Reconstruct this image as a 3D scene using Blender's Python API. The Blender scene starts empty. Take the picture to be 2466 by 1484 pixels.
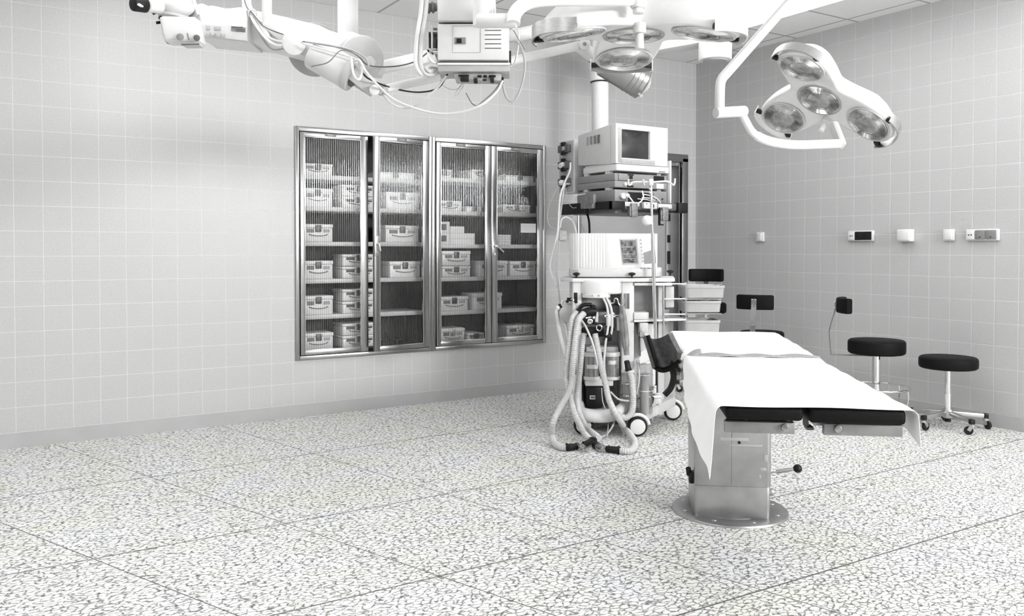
import bpy, bmesh, math, random
from mathutils import Vector, Matrix
random.seed(7)
sc = bpy.context.scene
COL = sc.collection
PI = math.pi
# ------------------------------------------------------------------ camera
FPX, CX, CY, CAMH = 2013.0, 1233.0, 635.0, 1.19
YAW = math.atan2(4440 - CX, FPX)                       # camera heading, from the x axis
PITCH = math.radians(1.0)
Fh = Vector((math.cos(YAW), math.sin(YAW), 0)); Rv = Vector((math.sin(YAW), -math.cos(YAW), 0)); Zv = Vector((0, 0, 1))
F3 = Fh * math.cos(PITCH) - Zv * math.sin(PITCH); U3 = Zv * math.cos(PITCH) + Fh * math.sin(PITCH)
CAM = Vector((0, 0, CAMH))
def ray(px, py): return F3 + Rv * ((px - CX) / FPX) + U3 * ((CY - py) / FPX)
def P(px, py, d): return CAM + ray(px, py) * d
def on_plane(px, py, i, v):
    r = ray(px, py); return CAM + r * ((v - CAM[i]) / r[i])
cam = bpy.data.cameras.new('camera'); camo = bpy.data.objects.new('camera', cam); COL.objects.link(camo)
cam.sensor_width = 36; cam.lens = 36 * FPX / 2466; cam.shift_y = -(742 - CY) / 2466; cam.clip_start = 0.05
camo.location = CAM
camo.rotation_euler = Matrix((Rv, U3, -F3)).transposed().to_euler()
sc.camera = camo

# ------------------------------------------------------------------ materials
MATS = {}
def nodes(name):
    m = bpy.data.materials.new(name); m.use_nodes = True
    nt = m.node_tree; nt.nodes.clear()
    out = nt.nodes.new('ShaderNodeOutputMaterial')
    return m, nt, out
def N(nt, t, **kw):
    n = nt.nodes.new(t)
    for k, v in kw.items(): setattr(n, k, v)
    return n
def L(nt, a, b): nt.links.new(a, b)
def math_n(nt, op, a=None, b=None, clamp=False):
    n = N(nt, 'ShaderNodeMath', operation=op); n.use_clamp = clamp
    for i, v in enumerate((a, b)):
        if v is None: continue
        if isinstance(v, (int, float)): n.inputs[i].default_value = v
        else: L(nt, v, n.inputs[i])
    return n.outputs[0]
def ramp(nt, fac, p0, c0, p1, c1):
    r = N(nt, 'ShaderNodeValToRGB'); e = r.color_ramp.elements
    e[0].position = p0; e[0].color = c0; e[1].position = p1; e[1].color = c1
    L(nt, fac, r.inputs[0]); return r.outputs[0]
def g(v, a=1): return (v, v, v, a)
def mat(name, col, rough=0.5, metal=0.0, spec=0.5, var=0.06, scale=30, bump=0.0, coat=0.0, aniso=None):
    if name in MATS: return MATS[name]
    m, nt, out = nodes(name)
    b = N(nt, 'ShaderNodeBsdfPrincipled')
    c = col if isinstance(col, tuple) else (col, col, col)
    tc = N(nt, 'ShaderNodeTexCoord'); nz = N(nt, 'ShaderNodeTexNoise'); nz.inputs['Scale'].default_value = scale; nz.inputs['Detail'].default_value = 3
    if aniso:
        mp = N(nt, 'ShaderNodeMapping'); mp.inputs['Scale'].default_value = aniso
        L(nt, tc.outputs['Object'], mp.inputs[0]); L(nt, mp.outputs[0], nz.inputs['Vector'])
    else: L(nt, tc.outputs['Object'], nz.inputs['Vector'])
    lo = tuple(max(0, x * (1 - var)) for x in c) + (1,); hi = tuple(min(1, x * (1 + var)) for x in c) + (1,)
    L(nt, ramp(nt, nz.outputs[0], 0.3, lo, 0.7, hi), b.inputs['Base Color'])
    b.inputs['Roughness'].default_value = rough; b.inputs['Metallic'].default_value = metal
    b.inputs['Specular IOR Level'].default_value = spec; b.inputs['Coat Weight'].default_value = coat
    if bump:
        bp = N(nt, 'ShaderNodeBump'); bp.inputs['Strength'].default_value = bump; bp.inputs['Distance'].default_value = 0.004
        L(nt, nz.outputs[0], bp.inputs['Height']); L(nt, bp.outputs[0], b.inputs['Normal'])
    L(nt, b.outputs[0], out.inputs[0]); MATS[name] = m; return m
WHITE = mat('white_enamel', 0.72, 0.35, var=0.02)
WHITE2 = mat('white_lamp_housing', 0.78, 0.28, var=0.015)
OFFW = mat('off_white_plastic', 0.58, 0.45, var=0.03)
LGREY = mat('light_grey_plastic', 0.42, 0.45, var=0.04)
CAMM = mat('camera_steel', 0.34, 0.32, 0.9, var=0.12, scale=40, aniso=(14, 14, 1))
CONG = mat('console_grey', 0.27, 0.45, var=0.04)
MGREY = mat('mid_grey_plastic', 0.22, 0.5, var=0.06)
DGREY = mat('dark_grey_plastic', 0.11, 0.5, var=0.1)
BLACK = mat('black_plastic', 0.012, 0.45, spec=0.25, var=0.2)
RUBBER = mat('black_rubber', 0.014, 0.6, spec=0.25, var=0.2)
LEATHER = mat('black_leather', 0.007, 0.55, spec=0.1, var=0.2, scale=160, bump=0.15)
LEATHERW = mat('worn_dark_leather', 0.07, 0.45, var=0.35, scale=60, bump=0.12)
STEEL = mat('brushed_steel', 0.55, 0.34, 1.0, var=0.12, scale=40, aniso=(1, 1, 14))
STEELF = mat('cabinet_steel', 0.40, 0.25, 1.0, var=0.10, scale=60, aniso=(12, 12, 1))
STEELD = mat('column_steel', 0.42, 0.36, 0.9, var=0.10, scale=14)
CHROME = mat('chrome', 0.82, 0.09, 1.0, var=0.03)
BOXM = mat('box_aluminium', 0.88, 0.42, 0.1, var=0.05, scale=20)
BOXD = mat('box_fittings', 0.12, 0.4, 0.6, var=0.3, scale=60)
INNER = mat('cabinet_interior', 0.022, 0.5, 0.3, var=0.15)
SHELFM = mat('shelf_enamel', 0.62, 0.4, 0.1, var=0.05)
SHEETM = mat('white_cotton', 0.90, 0.9, spec=0.1, var=0.015, scale=220, bump=0.1)
STRAPM = mat('grey_webbing', 0.36, 0.8, var=0.15, scale=120, bump=0.3)
HOSEM = mat('hose_plastic', 0.56, 0.4, var=0.05)
TUBEM = mat('clear_tube_plastic', 0.62, 0.25, var=0.05)
BAGM = mat('grey_rubber_bag', 0.24, 0.5, var=0.25, scale=25)
SODA = mat('absorber_granules', 0.36, 0.8, var=0.25, scale=260, bump=0.4)
PAPER = mat('white_paper', 0.88, 0.8, var=0.01)
DOORM = mat('door_paint', 0.36, 0.45, var=0.05, scale=6)
BASEB = mat('baseboard_grey', 0.43, 0.5, var=0.04, scale=8)
GRILLE = mat('grey_grille', 0.28, 0.5, 0.3, var=0.1)
BRASS = mat('bolt_metal', 0.36, 0.3, 1.0, var=0.3, scale=90)
BARM = mat('bar_steel', 0.27, 0.42, 0.7, var=0.12, scale=30)
CLAMPG = mat('clamp_cast_metal', 0.24, 0.55, 0.5, var=0.25, scale=70)

def clear_mat(name, tint, gloss, rough=0.06):
    m, nt, out = nodes(name)
    t = N(nt, 'ShaderNodeBsdfTransparent'); nz = N(nt, 'ShaderNodeTexNoise'); nz.inputs['Scale'].default_value = 20
    L(nt, ramp(nt, nz.outputs[0], .3, g(tint * .97), .7, g(tint)), t.inputs[0])
    gl = N(nt, 'ShaderNodeBsdfGlossy'); gl.inputs['Roughness'].default_value = rough
    fr = N(nt, 'ShaderNodeLayerWeight'); fr.inputs['Blend'].default_value = 0.35
    f = math_n(nt, 'ADD', math_n(nt, 'MULTIPLY', fr.outputs['Facing'], 0.5), gloss, True)
    mx = N(nt, 'ShaderNodeMixShader'); L(nt, f, mx.inputs[0]); L(nt, t.outputs[0], mx.inputs[1]); L(nt, gl.outputs[0], mx.inputs[2])
    L(nt, mx.outputs[0], out.inputs[0]); MATS[name] = m; return m
CLEAR = clear_mat('clear_plastic', 0.86, 0.10)

def reeded():
    m, nt, out = nodes('reeded_glass')
    tc = N(nt, 'ShaderNodeTexCoord'); sx = N(nt, 'ShaderNodeSeparateXYZ'); L(nt, tc.outputs['Object'], sx.inputs[0])
    s = math_n(nt, 'ADD', sx.outputs[0], sx.outputs[1])
    ph = math_n(nt, 'MULTIPLY', s, 2 * PI / 0.016)
    h = math_n(nt, 'ABSOLUTE', math_n(nt, 'SINE', math_n(nt, 'MULTIPLY', ph, .5)))
    bp = N(nt, 'ShaderNodeBump'); bp.inputs['Strength'].default_value = 0.55; bp.inputs['Distance'].default_value = 0.004; L(nt, h, bp.inputs['Height'])
    t = N(nt, 'ShaderNodeBsdfTransparent'); L(nt, ramp(nt, h, 0.04, g(0.66), 0.40, g(0.98)), t.inputs[0])
    gl = N(nt, 'ShaderNodeBsdfGlossy'); gl.inputs['Roughness'].default_value = 0.11; L(nt, bp.outputs[0], gl.inputs['Normal'])
    mx = N(nt, 'ShaderNodeMixShader'); mx.inputs[0].default_value = 0.065
    L(nt, t.outputs[0], mx.inputs[1]); L(nt, gl.outputs[0], mx.inputs[2]); L(nt, mx.outputs[0], out.inputs[0]); MATS['reeded'] = m; return m
REED = reeded()

def lens_mat():
    m, nt, out = nodes('lamp_lens_glass')
    b = N(nt, 'ShaderNodeBsdfPrincipled'); tc = N(nt, 'ShaderNodeTexCoord')
    nz = N(nt, 'ShaderNodeTexNoise'); nz.inputs['Scale'].default_value = 16; nz.inputs['Detail'].default_value = 2
    L(nt, tc.outputs['Object'], nz.inputs['Vector'])
    L(nt, ramp(nt, nz.outputs[0], .34, g(0.42), .60, g(0.78)), b.inputs['Base Color'])
    b.inputs['Metallic'].default_value = 0.85; b.inputs['Roughness'].default_value = 0.14; b.inputs['Coat Weight'].default_value = 0.6
    bp = N(nt, 'ShaderNodeBump'); bp.inputs['Strength'].default_value = 0.2; bp.inputs['Distance'].default_value = 0.004
    L(nt, nz.outputs[0], bp.inputs['Height']); L(nt, bp.outputs[0], b.inputs['Normal'])
    L(nt, b.outputs[0], out.inputs[0]); return m
LENS = lens_mat()

def screen_mat(name, ui):
    m, nt, out = nodes(name)
    b = N(nt, 'ShaderNodeBsdfPrincipled'); b.inputs['Roughness'].default_value = 0.12; b.inputs['Coat Weight'].default_value = 0.5
    tc = N(nt, 'ShaderNodeTexCoord')
    if ui:
        br = N(nt, 'ShaderNodeTexVoronoi'); br.feature = 'F1'; br.distance = 'CHEBYCHEV'; br.inputs['Scale'].default_value = 34
        L(nt, tc.outputs['Object'], br.inputs['Vector'])
        L(nt, ramp(nt, br.outputs['Distance'], .30, g(0.05), .62, g(0.20)), b.inputs['Base Color'])
    else:
        nz = N(nt, 'ShaderNodeTexNoise'); nz.inputs['Scale'].default_value = 5; L(nt, tc.outputs['Object'], nz.inputs['Vector'])
        L(nt, ramp(nt, nz.outputs[0], .3, g(0.02), .7, g(0.035)), b.inputs['Base Color'])
    L(nt, b.outputs[0], out.inputs[0]); return m
SCREEN = screen_mat('crt_glass', False); UISCREEN = screen_mat('ventilator_display', True)

def tile_mat(name, axis, pitch, ph, zpitch, zph, tile, grout):
    m, nt, out = nodes(name)
    b = N(nt, 'ShaderNodeBsdfPrincipled'); geo = N(nt, 'ShaderNodeNewGeometry'); sx = N(nt, 'ShaderNodeSeparateXYZ'); L(nt, geo.outputs['Position'], sx.inputs[0])
    def line(o, p, o0):
        f = math_n(nt, 'FRACT', math_n(nt, 'DIVIDE', math_n(nt, 'SUBTRACT', o, o0 - 100 * p), p))
        return math_n(nt, 'MULTIPLY', math_n(nt, 'MINIMUM', f, math_n(nt, 'SUBTRACT', 1.0, f)), p)
    d = math_n(nt, 'MINIMUM', line(sx.outputs[axis], pitch, ph), line(sx.outputs[2], zpitch, zph))
    nz = N(nt, 'ShaderNodeTexNoise'); nz.inputs['Scale'].default_value = 90; nz.inputs['Detail'].default_value = 4; L(nt, geo.outputs['Position'], nz.inputs['Vector'])
    tcol = ramp(nt, nz.outputs[0], .3, g(tile * .95), .7, g(tile * 1.05))
    mk = N(nt, 'ShaderNodeMapRange'); mk.interpolation_type = 'SMOOTHSTEP'; L(nt, d, mk.inputs[0]); mk.inputs[1].default_value = 0.0008; mk.inputs[2].default_value = 0.0036
    mx = N(nt, 'ShaderNodeMix', data_type='RGBA'); L(nt, mk.outputs[0], mx.inputs[0]); mx.inputs[6].default_value = g(grout); L(nt, tcol, mx.inputs[7])
    L(nt, mx.outputs[2], b.inputs['Base Color']); b.inputs['Roughness'].default_value = 0.38
    bp = N(nt, 'ShaderNodeBump'); bp.inputs['Strength'].default_value = 0.35; bp.inputs['Distance'].default_value = 0.003; L(nt, mk.outputs[0], bp.inputs['Height']); L(nt, bp.outputs[0], b.inputs['Normal'])
    L(nt, b.outputs[0], out.inputs[0]); return m
TILE_G, GROUT_G = 0.50, 0.635
TILEL = tile_mat('wall_tiles_long_side', 0, 0.153, 0.749, 0.151, 0.393, TILE_G, GROUT_G)
TILER = tile_mat('wall_tiles_short_side', 1, 0.1535, 5.161, 0.151, 0.393, TILE_G, GROUT_G)

def floor_mat():
    m, nt, out = nodes('terrazzo_floor')
    b = N(nt, 'ShaderNodeBsdfPrincipled'); geo = N(nt, 'ShaderNodeNewGeometry')
    wn = N(nt, 'ShaderNodeTexNoise'); wn.inputs['Scale'].default_value = 22; L(nt, geo.outputs['Position'], wn.inputs['Vector'])
    wa = N(nt, 'ShaderNodeVectorMath', operation='SCALE'); L(nt, wn.outputs['Color'], wa.inputs[0]); wa.inputs['Scale'].default_value = 0.030
    ad = N(nt, 'ShaderNodeVectorMath', operation='ADD'); L(nt, geo.outputs['Position'], ad.inputs[0]); L(nt, wa.outputs[0], ad.inputs[1])
    mp = N(nt, 'ShaderNodeMapping'); mp.inputs['Rotation'].default_value = (0, 0, math.radians(32)); mp.inputs['Scale'].default_value = (0.72, 1.22, 1); L(nt, ad.outputs[0], mp.inputs[0])
    v = N(nt, 'ShaderNodeTexVoronoi'); v.feature = 'DISTANCE_TO_EDGE'; v.inputs['Scale'].default_value = 42; v.inputs['Randomness'].default_value = 1; L(nt, mp.outputs[0], v.inputs['Vector'])
    n2 = N(nt, 'ShaderNodeTexNoise'); n2.inputs['Scale'].default_value = 62; n2.inputs['Detail'].default_value = 3; L(nt, geo.outputs['Position'], n2.inputs['Vector'])
    wid = N(nt, 'ShaderNodeMapRange'); L(nt, n2.outputs[0], wid.inputs[0]); wid.inputs[1].default_value = .34; wid.inputs[2].default_value = .68; wid.inputs[3].default_value = 0.015; wid.inputs[4].default_value = 0.27
    e = math_n(nt, 'DIVIDE', v.outputs['Distance'], wid.outputs[0], True)
    dk = N(nt, 'ShaderNodeMapRange'); L(nt, n2.outputs[0], dk.inputs[0]); dk.inputs[1].default_value = .42; dk.inputs[2].default_value = .66; dk.inputs[3].default_value = 0.28; dk.inputs[4].default_value = 0.004
    n3 = N(nt, 'ShaderNodeTexNoise'); n3.inputs['Scale'].default_value = 3.0; n3.inputs['Detail'].default_value = 2; L(nt, geo.outputs['Position'], n3.inputs['Vector'])
    base = ramp(nt, n3.outputs[0], .35, (0.82, 0.82, 0.755, 1), .65, (0.83, 0.83, 0.84, 1))
    mx = N(nt, 'ShaderNodeMix', data_type='RGBA'); L(nt, e, mx.inputs[0]); L(nt, dk.outputs[0], mx.inputs[6]); L(nt, base, mx.inputs[7])
    sx = N(nt, 'ShaderNodeSeparateXYZ'); L(nt, geo.outputs['Position'], sx.inputs[0])
    cur = None
    for nx, ny, c in ((.9468, .3219, 2.1779), (.9193, .3937, 1.7068), (.9697, .2442, 2.6956), (.98, .2, 3.42), (-.0437, .999, 4.6424), (-.0255, .9997, 3.5455), (-.0043, 1., 2.6918), (.0179, .9998, 2.0294), (.03, .9996, 1.25), (.88, .45, 1.0)):
        dd = math_n(nt, 'ABSOLUTE', math_n(nt, 'SUBTRACT', math_n(nt, 'ADD', math_n(nt, 'MULTIPLY', sx.outputs[0], nx), math_n(nt, 'MULTIPLY', sx.outputs[1], ny)), c))
        if nx > .5: dd = math_n(nt, 'MULTIPLY', dd, 1.55)
        cur = dd if cur is None else math_n(nt, 'MINIMUM', cur, dd)
    jl = N(nt, 'ShaderNodeMapRange'); L(nt, cur, jl.inputs[0]); jl.inputs[1].default_value = 0.0022; jl.inputs[2].default_value = 0.0054
    m2 = N(nt, 'ShaderNodeMix', data_type='RGBA'); L(nt, jl.outputs[0], m2.inputs[0]); m2.inputs[6].default_value = g(0.10); L(nt, mx.outputs[2], m2.inputs[7])
    L(nt, m2.outputs[2], b.inputs['Base Color']); b.inputs['Roughness'].default_value = 0.55; b.inputs['Specular IOR Level'].default_value = 0.25
    L(nt, b.outputs[0], out.inputs[0]); return m
FLOORM = floor_mat()

def ceil_mat():
    m, nt, out = nodes('ceiling_tiles')
    b = N(nt, 'ShaderNodeBsdfPrincipled'); geo = N(nt, 'ShaderNodeNewGeometry'); sx = N(nt, 'ShaderNodeSeparateXYZ'); L(nt, geo.outputs['Position'], sx.inputs[0])
    def line(o, p, o0):
        f = math_n(nt, 'FRACT', math_n(nt, 'DIVIDE', math_n(nt, 'SUBTRACT', o, o0 - 60 * p), p))
        return math_n(nt, 'MULTIPLY', math_n(nt, 'MINIMUM', f, math_n(nt, 'SUBTRACT', 1.0, f)), p)
    d = math_n(nt, 'MINIMUM', line(sx.outputs[0], 0.62, 5.565), line(sx.outputs[1], 0.58, 4.645))
    mk = N(nt, 'ShaderNodeMapRange'); L(nt, d, mk.inputs[0]); mk.inputs[1].default_value = 0.008; mk.inputs[2].default_value = 0.011
    nz = N(nt, 'ShaderNodeTexNoise'); nz.inputs['Scale'].default_value = 60; L(nt, geo.outputs['Position'], nz.inputs['Vector'])
    mx = N(nt, 'ShaderNodeMix', data_type='RGBA'); L(nt, mk.outputs[0], mx.inputs[0]); mx.inputs[6].default_value = g(0.45); L(nt, ramp(nt, nz.outputs[0], .3, g(.90), .7, g(.94)), mx.inputs[7])
    L(nt, mx.outputs[2], b.inputs['Base Color']); b.inputs['Roughness'].default_value = 0.8; L(nt, b.outputs[0], out.inputs[0]); return m
CEILM = ceil_mat()
def emit_mat(name, strength, col=(1, 1, 1)):
    m, nt, out = nodes(name)
    e = N(nt, 'ShaderNodeEmission'); nz = N(nt, 'ShaderNodeTexNoise'); nz.inputs['Scale'].default_value = 3
    L(nt, ramp(nt, nz.outputs[0], .3, tuple(c * .97 for c in col) + (1,), .7, col + (1,)), e.inputs[0]); e.inputs[1].default_value = strength
    L(nt, e.outputs[0], out.inputs[0]); return m

# ------------------------------------------------------------------ mesh builder
class MB:
    def __init__(s, M=None): s.bm = bmesh.new(); s.M = M or Matrix()
    def _merge(s, b, X=None):
        T = s.M @ X if X is not None else s.M
        vm = {}
        for v in b.verts: vm[v] = s.bm.verts.new(T @ v.co)
        for f in b.faces:
            try: s.bm.faces.new([vm[v] for v in f.verts])
            except ValueError: pass
        b.free()
    def hexa(s, p, bevel=0, seg=2):
        b = bmesh.new(); v = [b.verts.new(Vector(q)) for q in p]
        for f in ((0, 3, 2, 1), (4, 5, 6, 7), (0, 1, 5, 4), (1, 2, 6, 5), (2, 3, 7, 6), (3, 0, 4, 7)): b.faces.new([v[i] for i in f])
        bmesh.ops.recalc_face_normals(b, faces=b.faces)
        if bevel: bmesh.ops.bevel(b, geom=list(b.edges), offset=bevel, segments=seg, profile=.5, affect='EDGES', clamp_overlap=True)
        s._merge(b); return s
    def box(s, a, c, bevel=0, seg=2):
        x0, x1 = sorted((a[0], c[0])); y0, y1 = sorted((a[1], c[1])); z0, z1 = sorted((a[2], c[2]))
        return s.hexa([(x0, y0, z0), (x1, y0, z0), (x1, y1, z0), (x0, y1, z0), (x0, y0, z1), (x1, y0, z1), (x1, y1, z1), (x0, y1, z1)], bevel, seg)
    def bar(s, p0, p1, w, h, up=(0, 0, 1), bevel=0):
        p0, p1 = Vector(p0), Vector(p1); d = (p1 - p0).normalized(); up = Vector(up)
        sd = d.cross(up)
        if sd.length < 1e-4: sd = d.cross(Vector((1, 0, 0)))
        sd.normalize(); u = sd.cross(d)
        q = []
        for p in (p0, p1):
            q += [p - sd * w / 2 - u * h / 2, p + sd * w / 2 - u * h / 2, p + sd * w / 2 + u * h / 2, p - sd * w / 2 + u * h / 2]
        return s.hexa(q, bevel)
    def lathe(s, prof, p0, axis, n=32, closed=False):
        p0 = Vector(p0); a = Vector(axis).normalized(); e = a.cross(Vector((0, 0, 1)))
        if e.length < 1e-3: e = a.cross(Vector((1, 0, 0)))
        e.normalize(); f = a.cross(e)
        b = bmesh.new(); rings = []
        for r, h in prof:
            if r < 1e-6: rings.append([b.verts.new(p0 + a * h)])
            else: rings.append([b.verts.new(p0 + a * h + (e * math.cos(2 * PI * i / n) + f * math.sin(2 * PI * i / n)) * r) for i in range(n)])
        for A, B in zip(rings, rings[1:]):
            for i in range(n):
                j = (i + 1) % n
                q = [A[i % len(A)], A[j % len(A)], B[j % len(B)], B[i % len(B)]]
                q = [v for k, v in enumerate(q) if v not in q[:k]]
                if len(q) > 2: b.faces.new(q)
        bmesh.ops.recalc_face_normals(b, faces=b.faces); s._merge(b); return s
    def cyl(s, p0, p1, r0, r1=None, n=24, bev=0.0):
        p0, p1 = Vector(p0), Vector(p1); r1 = r0 if r1 is None else r1; h = (p1 - p0).length
        if bev: pr = [(0, 0), (max(r0 - bev, 1e-4), 0), (r0 - bev * .3, bev * .3), (r0, bev), (r1, h - bev), (r1 - bev * .3, h - bev * .3), (max(r1 - bev, 1e-4), h), (0, h)]
        else: pr = [(0, 0), (r0, 0), (r1, h), (0, h)]
        return s.lathe(pr, p0, p1 - p0, n)
    def sphere(s, c, r, sc_=(1, 1, 1), n=24):
        b = bmesh.new(); bmesh.ops.create_uvsphere(b, u_segments=n, v_segments=n // 2, radius=1)
        s._merge(b, Matrix.Translation(Vector(c)) @ Matrix.Diagonal((r * sc_[0], r * sc_[1], r * sc_[2], 1))); return s
    def tube(s, pts, r, n=10, sub=8, ribs=0.0, pitch=0.0, caps=True, flat=False):
        pts = [Vector(p) for p in pts]
        if sub > 1 and len(pts) > 2:
            q = [pts[0] * 2 - pts[1]] + pts + [pts[-1] * 2 - pts[-2]]; o = []
            for i in range(1, len(q) - 2):
                a, b_, c, d = q[i - 1:i + 3]
                for k in range(sub):
                    t = k / sub; o.append(.5 * ((2 * b_) + (c - a) * t + (2 * a - 5 * b_ + 4 * c - d) * t * t + (3 * b_ - a - 3 * c + d) * t ** 3))
            o.append(pts[-1]); pts = o
        if ribs:
            ln = [0]
            for a, b_ in zip(pts, pts[1:]): ln.append(ln[-1] + (b_ - a).length)
            m = max(8, int(ln[-1] / (pitch / 4))); o = []; k = 0
            for i in range(m + 1):
                t = ln[-1] * i / m
                while k < len(ln) - 2 and ln[k + 1] < t: k += 1
                u = (t - ln[k]) / max(1e-9, ln[k + 1] - ln[k]); o.append(pts[k].lerp(pts[k + 1], min(1, u)))
            pts = o
        b = bmesh.new(); rings = []; up = None
        for i, p in enumerate(pts):
            d = (pts[min(i + 1, len(pts) - 1)] - pts[max(i - 1, 0)])
            if d.length < 1e-9: d = Vector((0, 0, 1))
            d.normalize()
            if up is None: up = d.orthogonal().normalized()
            up = (up - d * up.dot(d))
            if up.length < 1e-6: up = d.orthogonal()
            up.normalize(); w = d.cross(up)
            rr = r[min(i * len(r) // len(pts), len(r) - 1)] if isinstance(r, (list, tuple)) else r
            if ribs: rr = rr * (1 + ribs * (1 if i % 4 in (0, 1) else -1))
            rings.append([b.verts.new(p + (up * math.cos(2 * PI * j / n) + w * math.sin(2 * PI * j / n)) * rr) for j in range(n)])
        for A, B in zip(rings, rings[1:]):
            for j in range(n): b.faces.new([A[j], A[(j + 1) % n], B[(j + 1) % n], B[j]])
        if caps: b.faces.new(rings[0][::-1]); b.faces.new(rings[-1])
        bmesh.ops.recalc_face_normals(b, faces=b.faces); s._merge(b); return s
    def prism(s, poly, axis_off, to3, bevel=0, seg=2):
        """poly: 2-D outline; to3(u, v, k) gives the 3-D point with k = 0 / 1 for the two faces."""
        b = bmesh.new(); A = [b.verts.new(Vector(to3(u, v, 0))) for u, v in poly]; B = [b.verts.new(Vector(to3(u, v, 1))) for u, v in poly]
        n = len(poly); b.faces.new(A); b.faces.new(B[::-1])
        for i in range(n): b.faces.new([A[i], B[i], B[(i + 1) % n], A[(i + 1) % n]])
        bmesh.ops.recalc_face_normals(b, faces=b.faces)
        if bevel:
            ed = [e for e in b.edges if (e.verts[0] in A) == (e.verts[1] in A)]
            bmesh.ops.bevel(b, geom=ed, offset=bevel, segments=seg, profile=.5, affect='EDGES', clamp_overlap=True)
        s._merge(b); return s
    def grid(s, fn, nu, nv, thick=0.0):
        b = bmesh.new(); V = [[b.verts.new(Vector(fn(i / nu, j / nv))) for j in range(nv + 1)] for i in range(nu + 1)]
        for i in range(nu):
            for j in range(nv): b.faces.new([V[i][j], V[i + 1][j], V[i + 1][j + 1], V[i][j + 1]])
        bmesh.ops.recalc_face_normals(b, faces=b.faces)
        if thick: bmesh.ops.solidify(b, geom=list(b.faces), thickness=thick)
        s._merge(b); return s
    def torus(s, c, axis, R, r, n=32, m=10, a0=0, a1=2 * PI):
        c = Vector(c); a = Vector(axis).normalized(); e = a.orthogonal().normalized(); f = a.cross(e)
        full = abs(a1 - a0 - 2 * PI) < 1e-6
        pts = [c + (e * math.cos(a0 + (a1 - a0) * i / n) + f * math.sin(a0 + (a1 - a0) * i / n)) * R for i in range(n + 1)]
        return s.tube(pts, r, m, 1, caps=not full)
    def build(s, name, m, parent=None, ang=38):
        me = bpy.data.meshes.new(name)
        if parent is not None:
            t = parent
            while t.parent: t = t.parent
            s.bm.transform((Matrix.Translation(t.location) @ t.rotation_euler.to_matrix().to_4x4()).inverted())
        s.bm.to_mesh(me); s.bm.free()
        for p in me.polygons: p.use_smooth = True
        me.set_sharp_from_angle(angle=math.radians(ang))
        me.materials.append(m)
        o = bpy.data.objects.new(name, me); COL.objects.link(o)
        if parent is not None: o.parent = parent
        return o
def tag(o, label, cat, group=None):
    o['label'] = label; o['category'] = cat
    if group: o['group'] = group
    return o
def thing(name, label, cat, loc=(0, 0, 0), rz=0.0, group=None):
    o = bpy.data.objects.new(name, None); o.empty_display_size = .1; COL.objects.link(o); o.location = Vector(loc); o.rotation_euler = (0, 0, rz)
    return tag(o, label, cat, group)
def struct(o): o['kind'] = 'structure'; return o
def rotz(loc, a): return Matrix.Translation(Vector(loc)) @ Matrix.Rotation(a, 4, 'Z')
VYAW = YAW - PI / 2
class View:
    """a frame standing at depth D along the photograph's line of sight: x to the right, y away, z up (floor = 0)"""
    def __init__(s, px, D):
        p = P(px, CY, D); s.D = D; s.o = Vector((p.x, p.y, 0)); s.M = rotz(s.o, VYAW); s.I = s.M.inverted()
    def q(s, px, py, dy=0): return s.I @ P(px, py, s.D + dy)
    def k(s, n, dy=0): return n * (s.D + dy) / FPX
    def pbox(s, mb, x0, y0, x1, y1, d0, d1, bevel=0, seg=2):
        a = s.q(x0, y1, d0); b = s.q(x1, y0, d0); mb.box((a.x, d0, a.z), (b.x, d1, b.z), bevel, seg); return mb
    def pbar(s, mb, pts, d0, d1, bevel=0, seg=2):
        P0 = [s.q(x, y, d0) for x, y in pts]
        mb.prism([(p.x, p.z) for p in P0], None, lambda u, v, k: (u, d0 if k == 0 else d1, v), bevel, seg); return mb
    def qs(s, pts, dy=0): return [s.q(p[0], p[1], p[2] if len(p) > 2 else dy) for p in pts]
# ------------------------------------------------------------------ the room
YW, XW, CZ = 5.80, 5.70, 2.94
X0, Y0 = -3.4, -4.0
def boxes(name, lst, m):
    b = MB()
    for a, c in lst: b.box(a, c)
    return struct(b.build(name, m))
boxes('floor', [((X0 - .2, Y0 - .2, -.12), (XW + .3, YW + .5, 0))], FLOORM)
boxes('ceiling', [((X0 - .2, Y0 - .2, CZ), (XW + .3, YW + .5, CZ + .12))], CEILM)
CX0, CX1, CZ0, CZ1 = 1.835, 3.965, 0.402, 2.055          # cabinet niche
DX0, DX1, DZ1 = 4.334, 5.51, 2.0                          # door opening
T = YW + .45
boxes('wall_left', [((X0, YW, 0), (CX0, T, CZ)), ((CX0, YW, 0), (CX1, T, CZ0)), ((CX0, YW, CZ1), (CX1, T, CZ)),
                    ((CX1, YW, 0), (DX0, T, CZ)), ((DX0, YW, DZ1), (DX1, T, CZ)), ((DX1, YW, 0), (XW, T, CZ)), ((CX0, T - .02, CZ0), (CX1, T, CZ1)), ((DX0, T - .1, 0), (DX1, T, DZ1))], TILEL)
boxes('wall_right', [((XW, Y0, 0), (XW + .2, YW + .45, CZ))], TILER)
boxes('wall_rear', [((X0, Y0 - .2, 0), (XW + .2, Y0, 2.05)), ((X0, Y0 - .2, 2.8), (XW + .2, Y0, CZ)), ((X0, Y0 - .2, 2.05), (2.9, Y0, 2.8)), ((5.5, Y0 - .2, 2.05), (XW + .2, Y0, 2.8))], TILEL)
boxes('wall_near', [((X0 - .2, Y0, 0), (X0, YW + .45, CZ))], TILER)
boxes('baseboard_left', [((X0, YW - .012, 0), (DX0 - .02, YW + .01, .088)), ((DX1 + .08, YW - .012, 0), (XW, YW + .01, .088))], BASEB)
boxes('baseboard_right', [((XW - .012, Y0, 0), (XW + .01, YW, .09))], BASEB)
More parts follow.
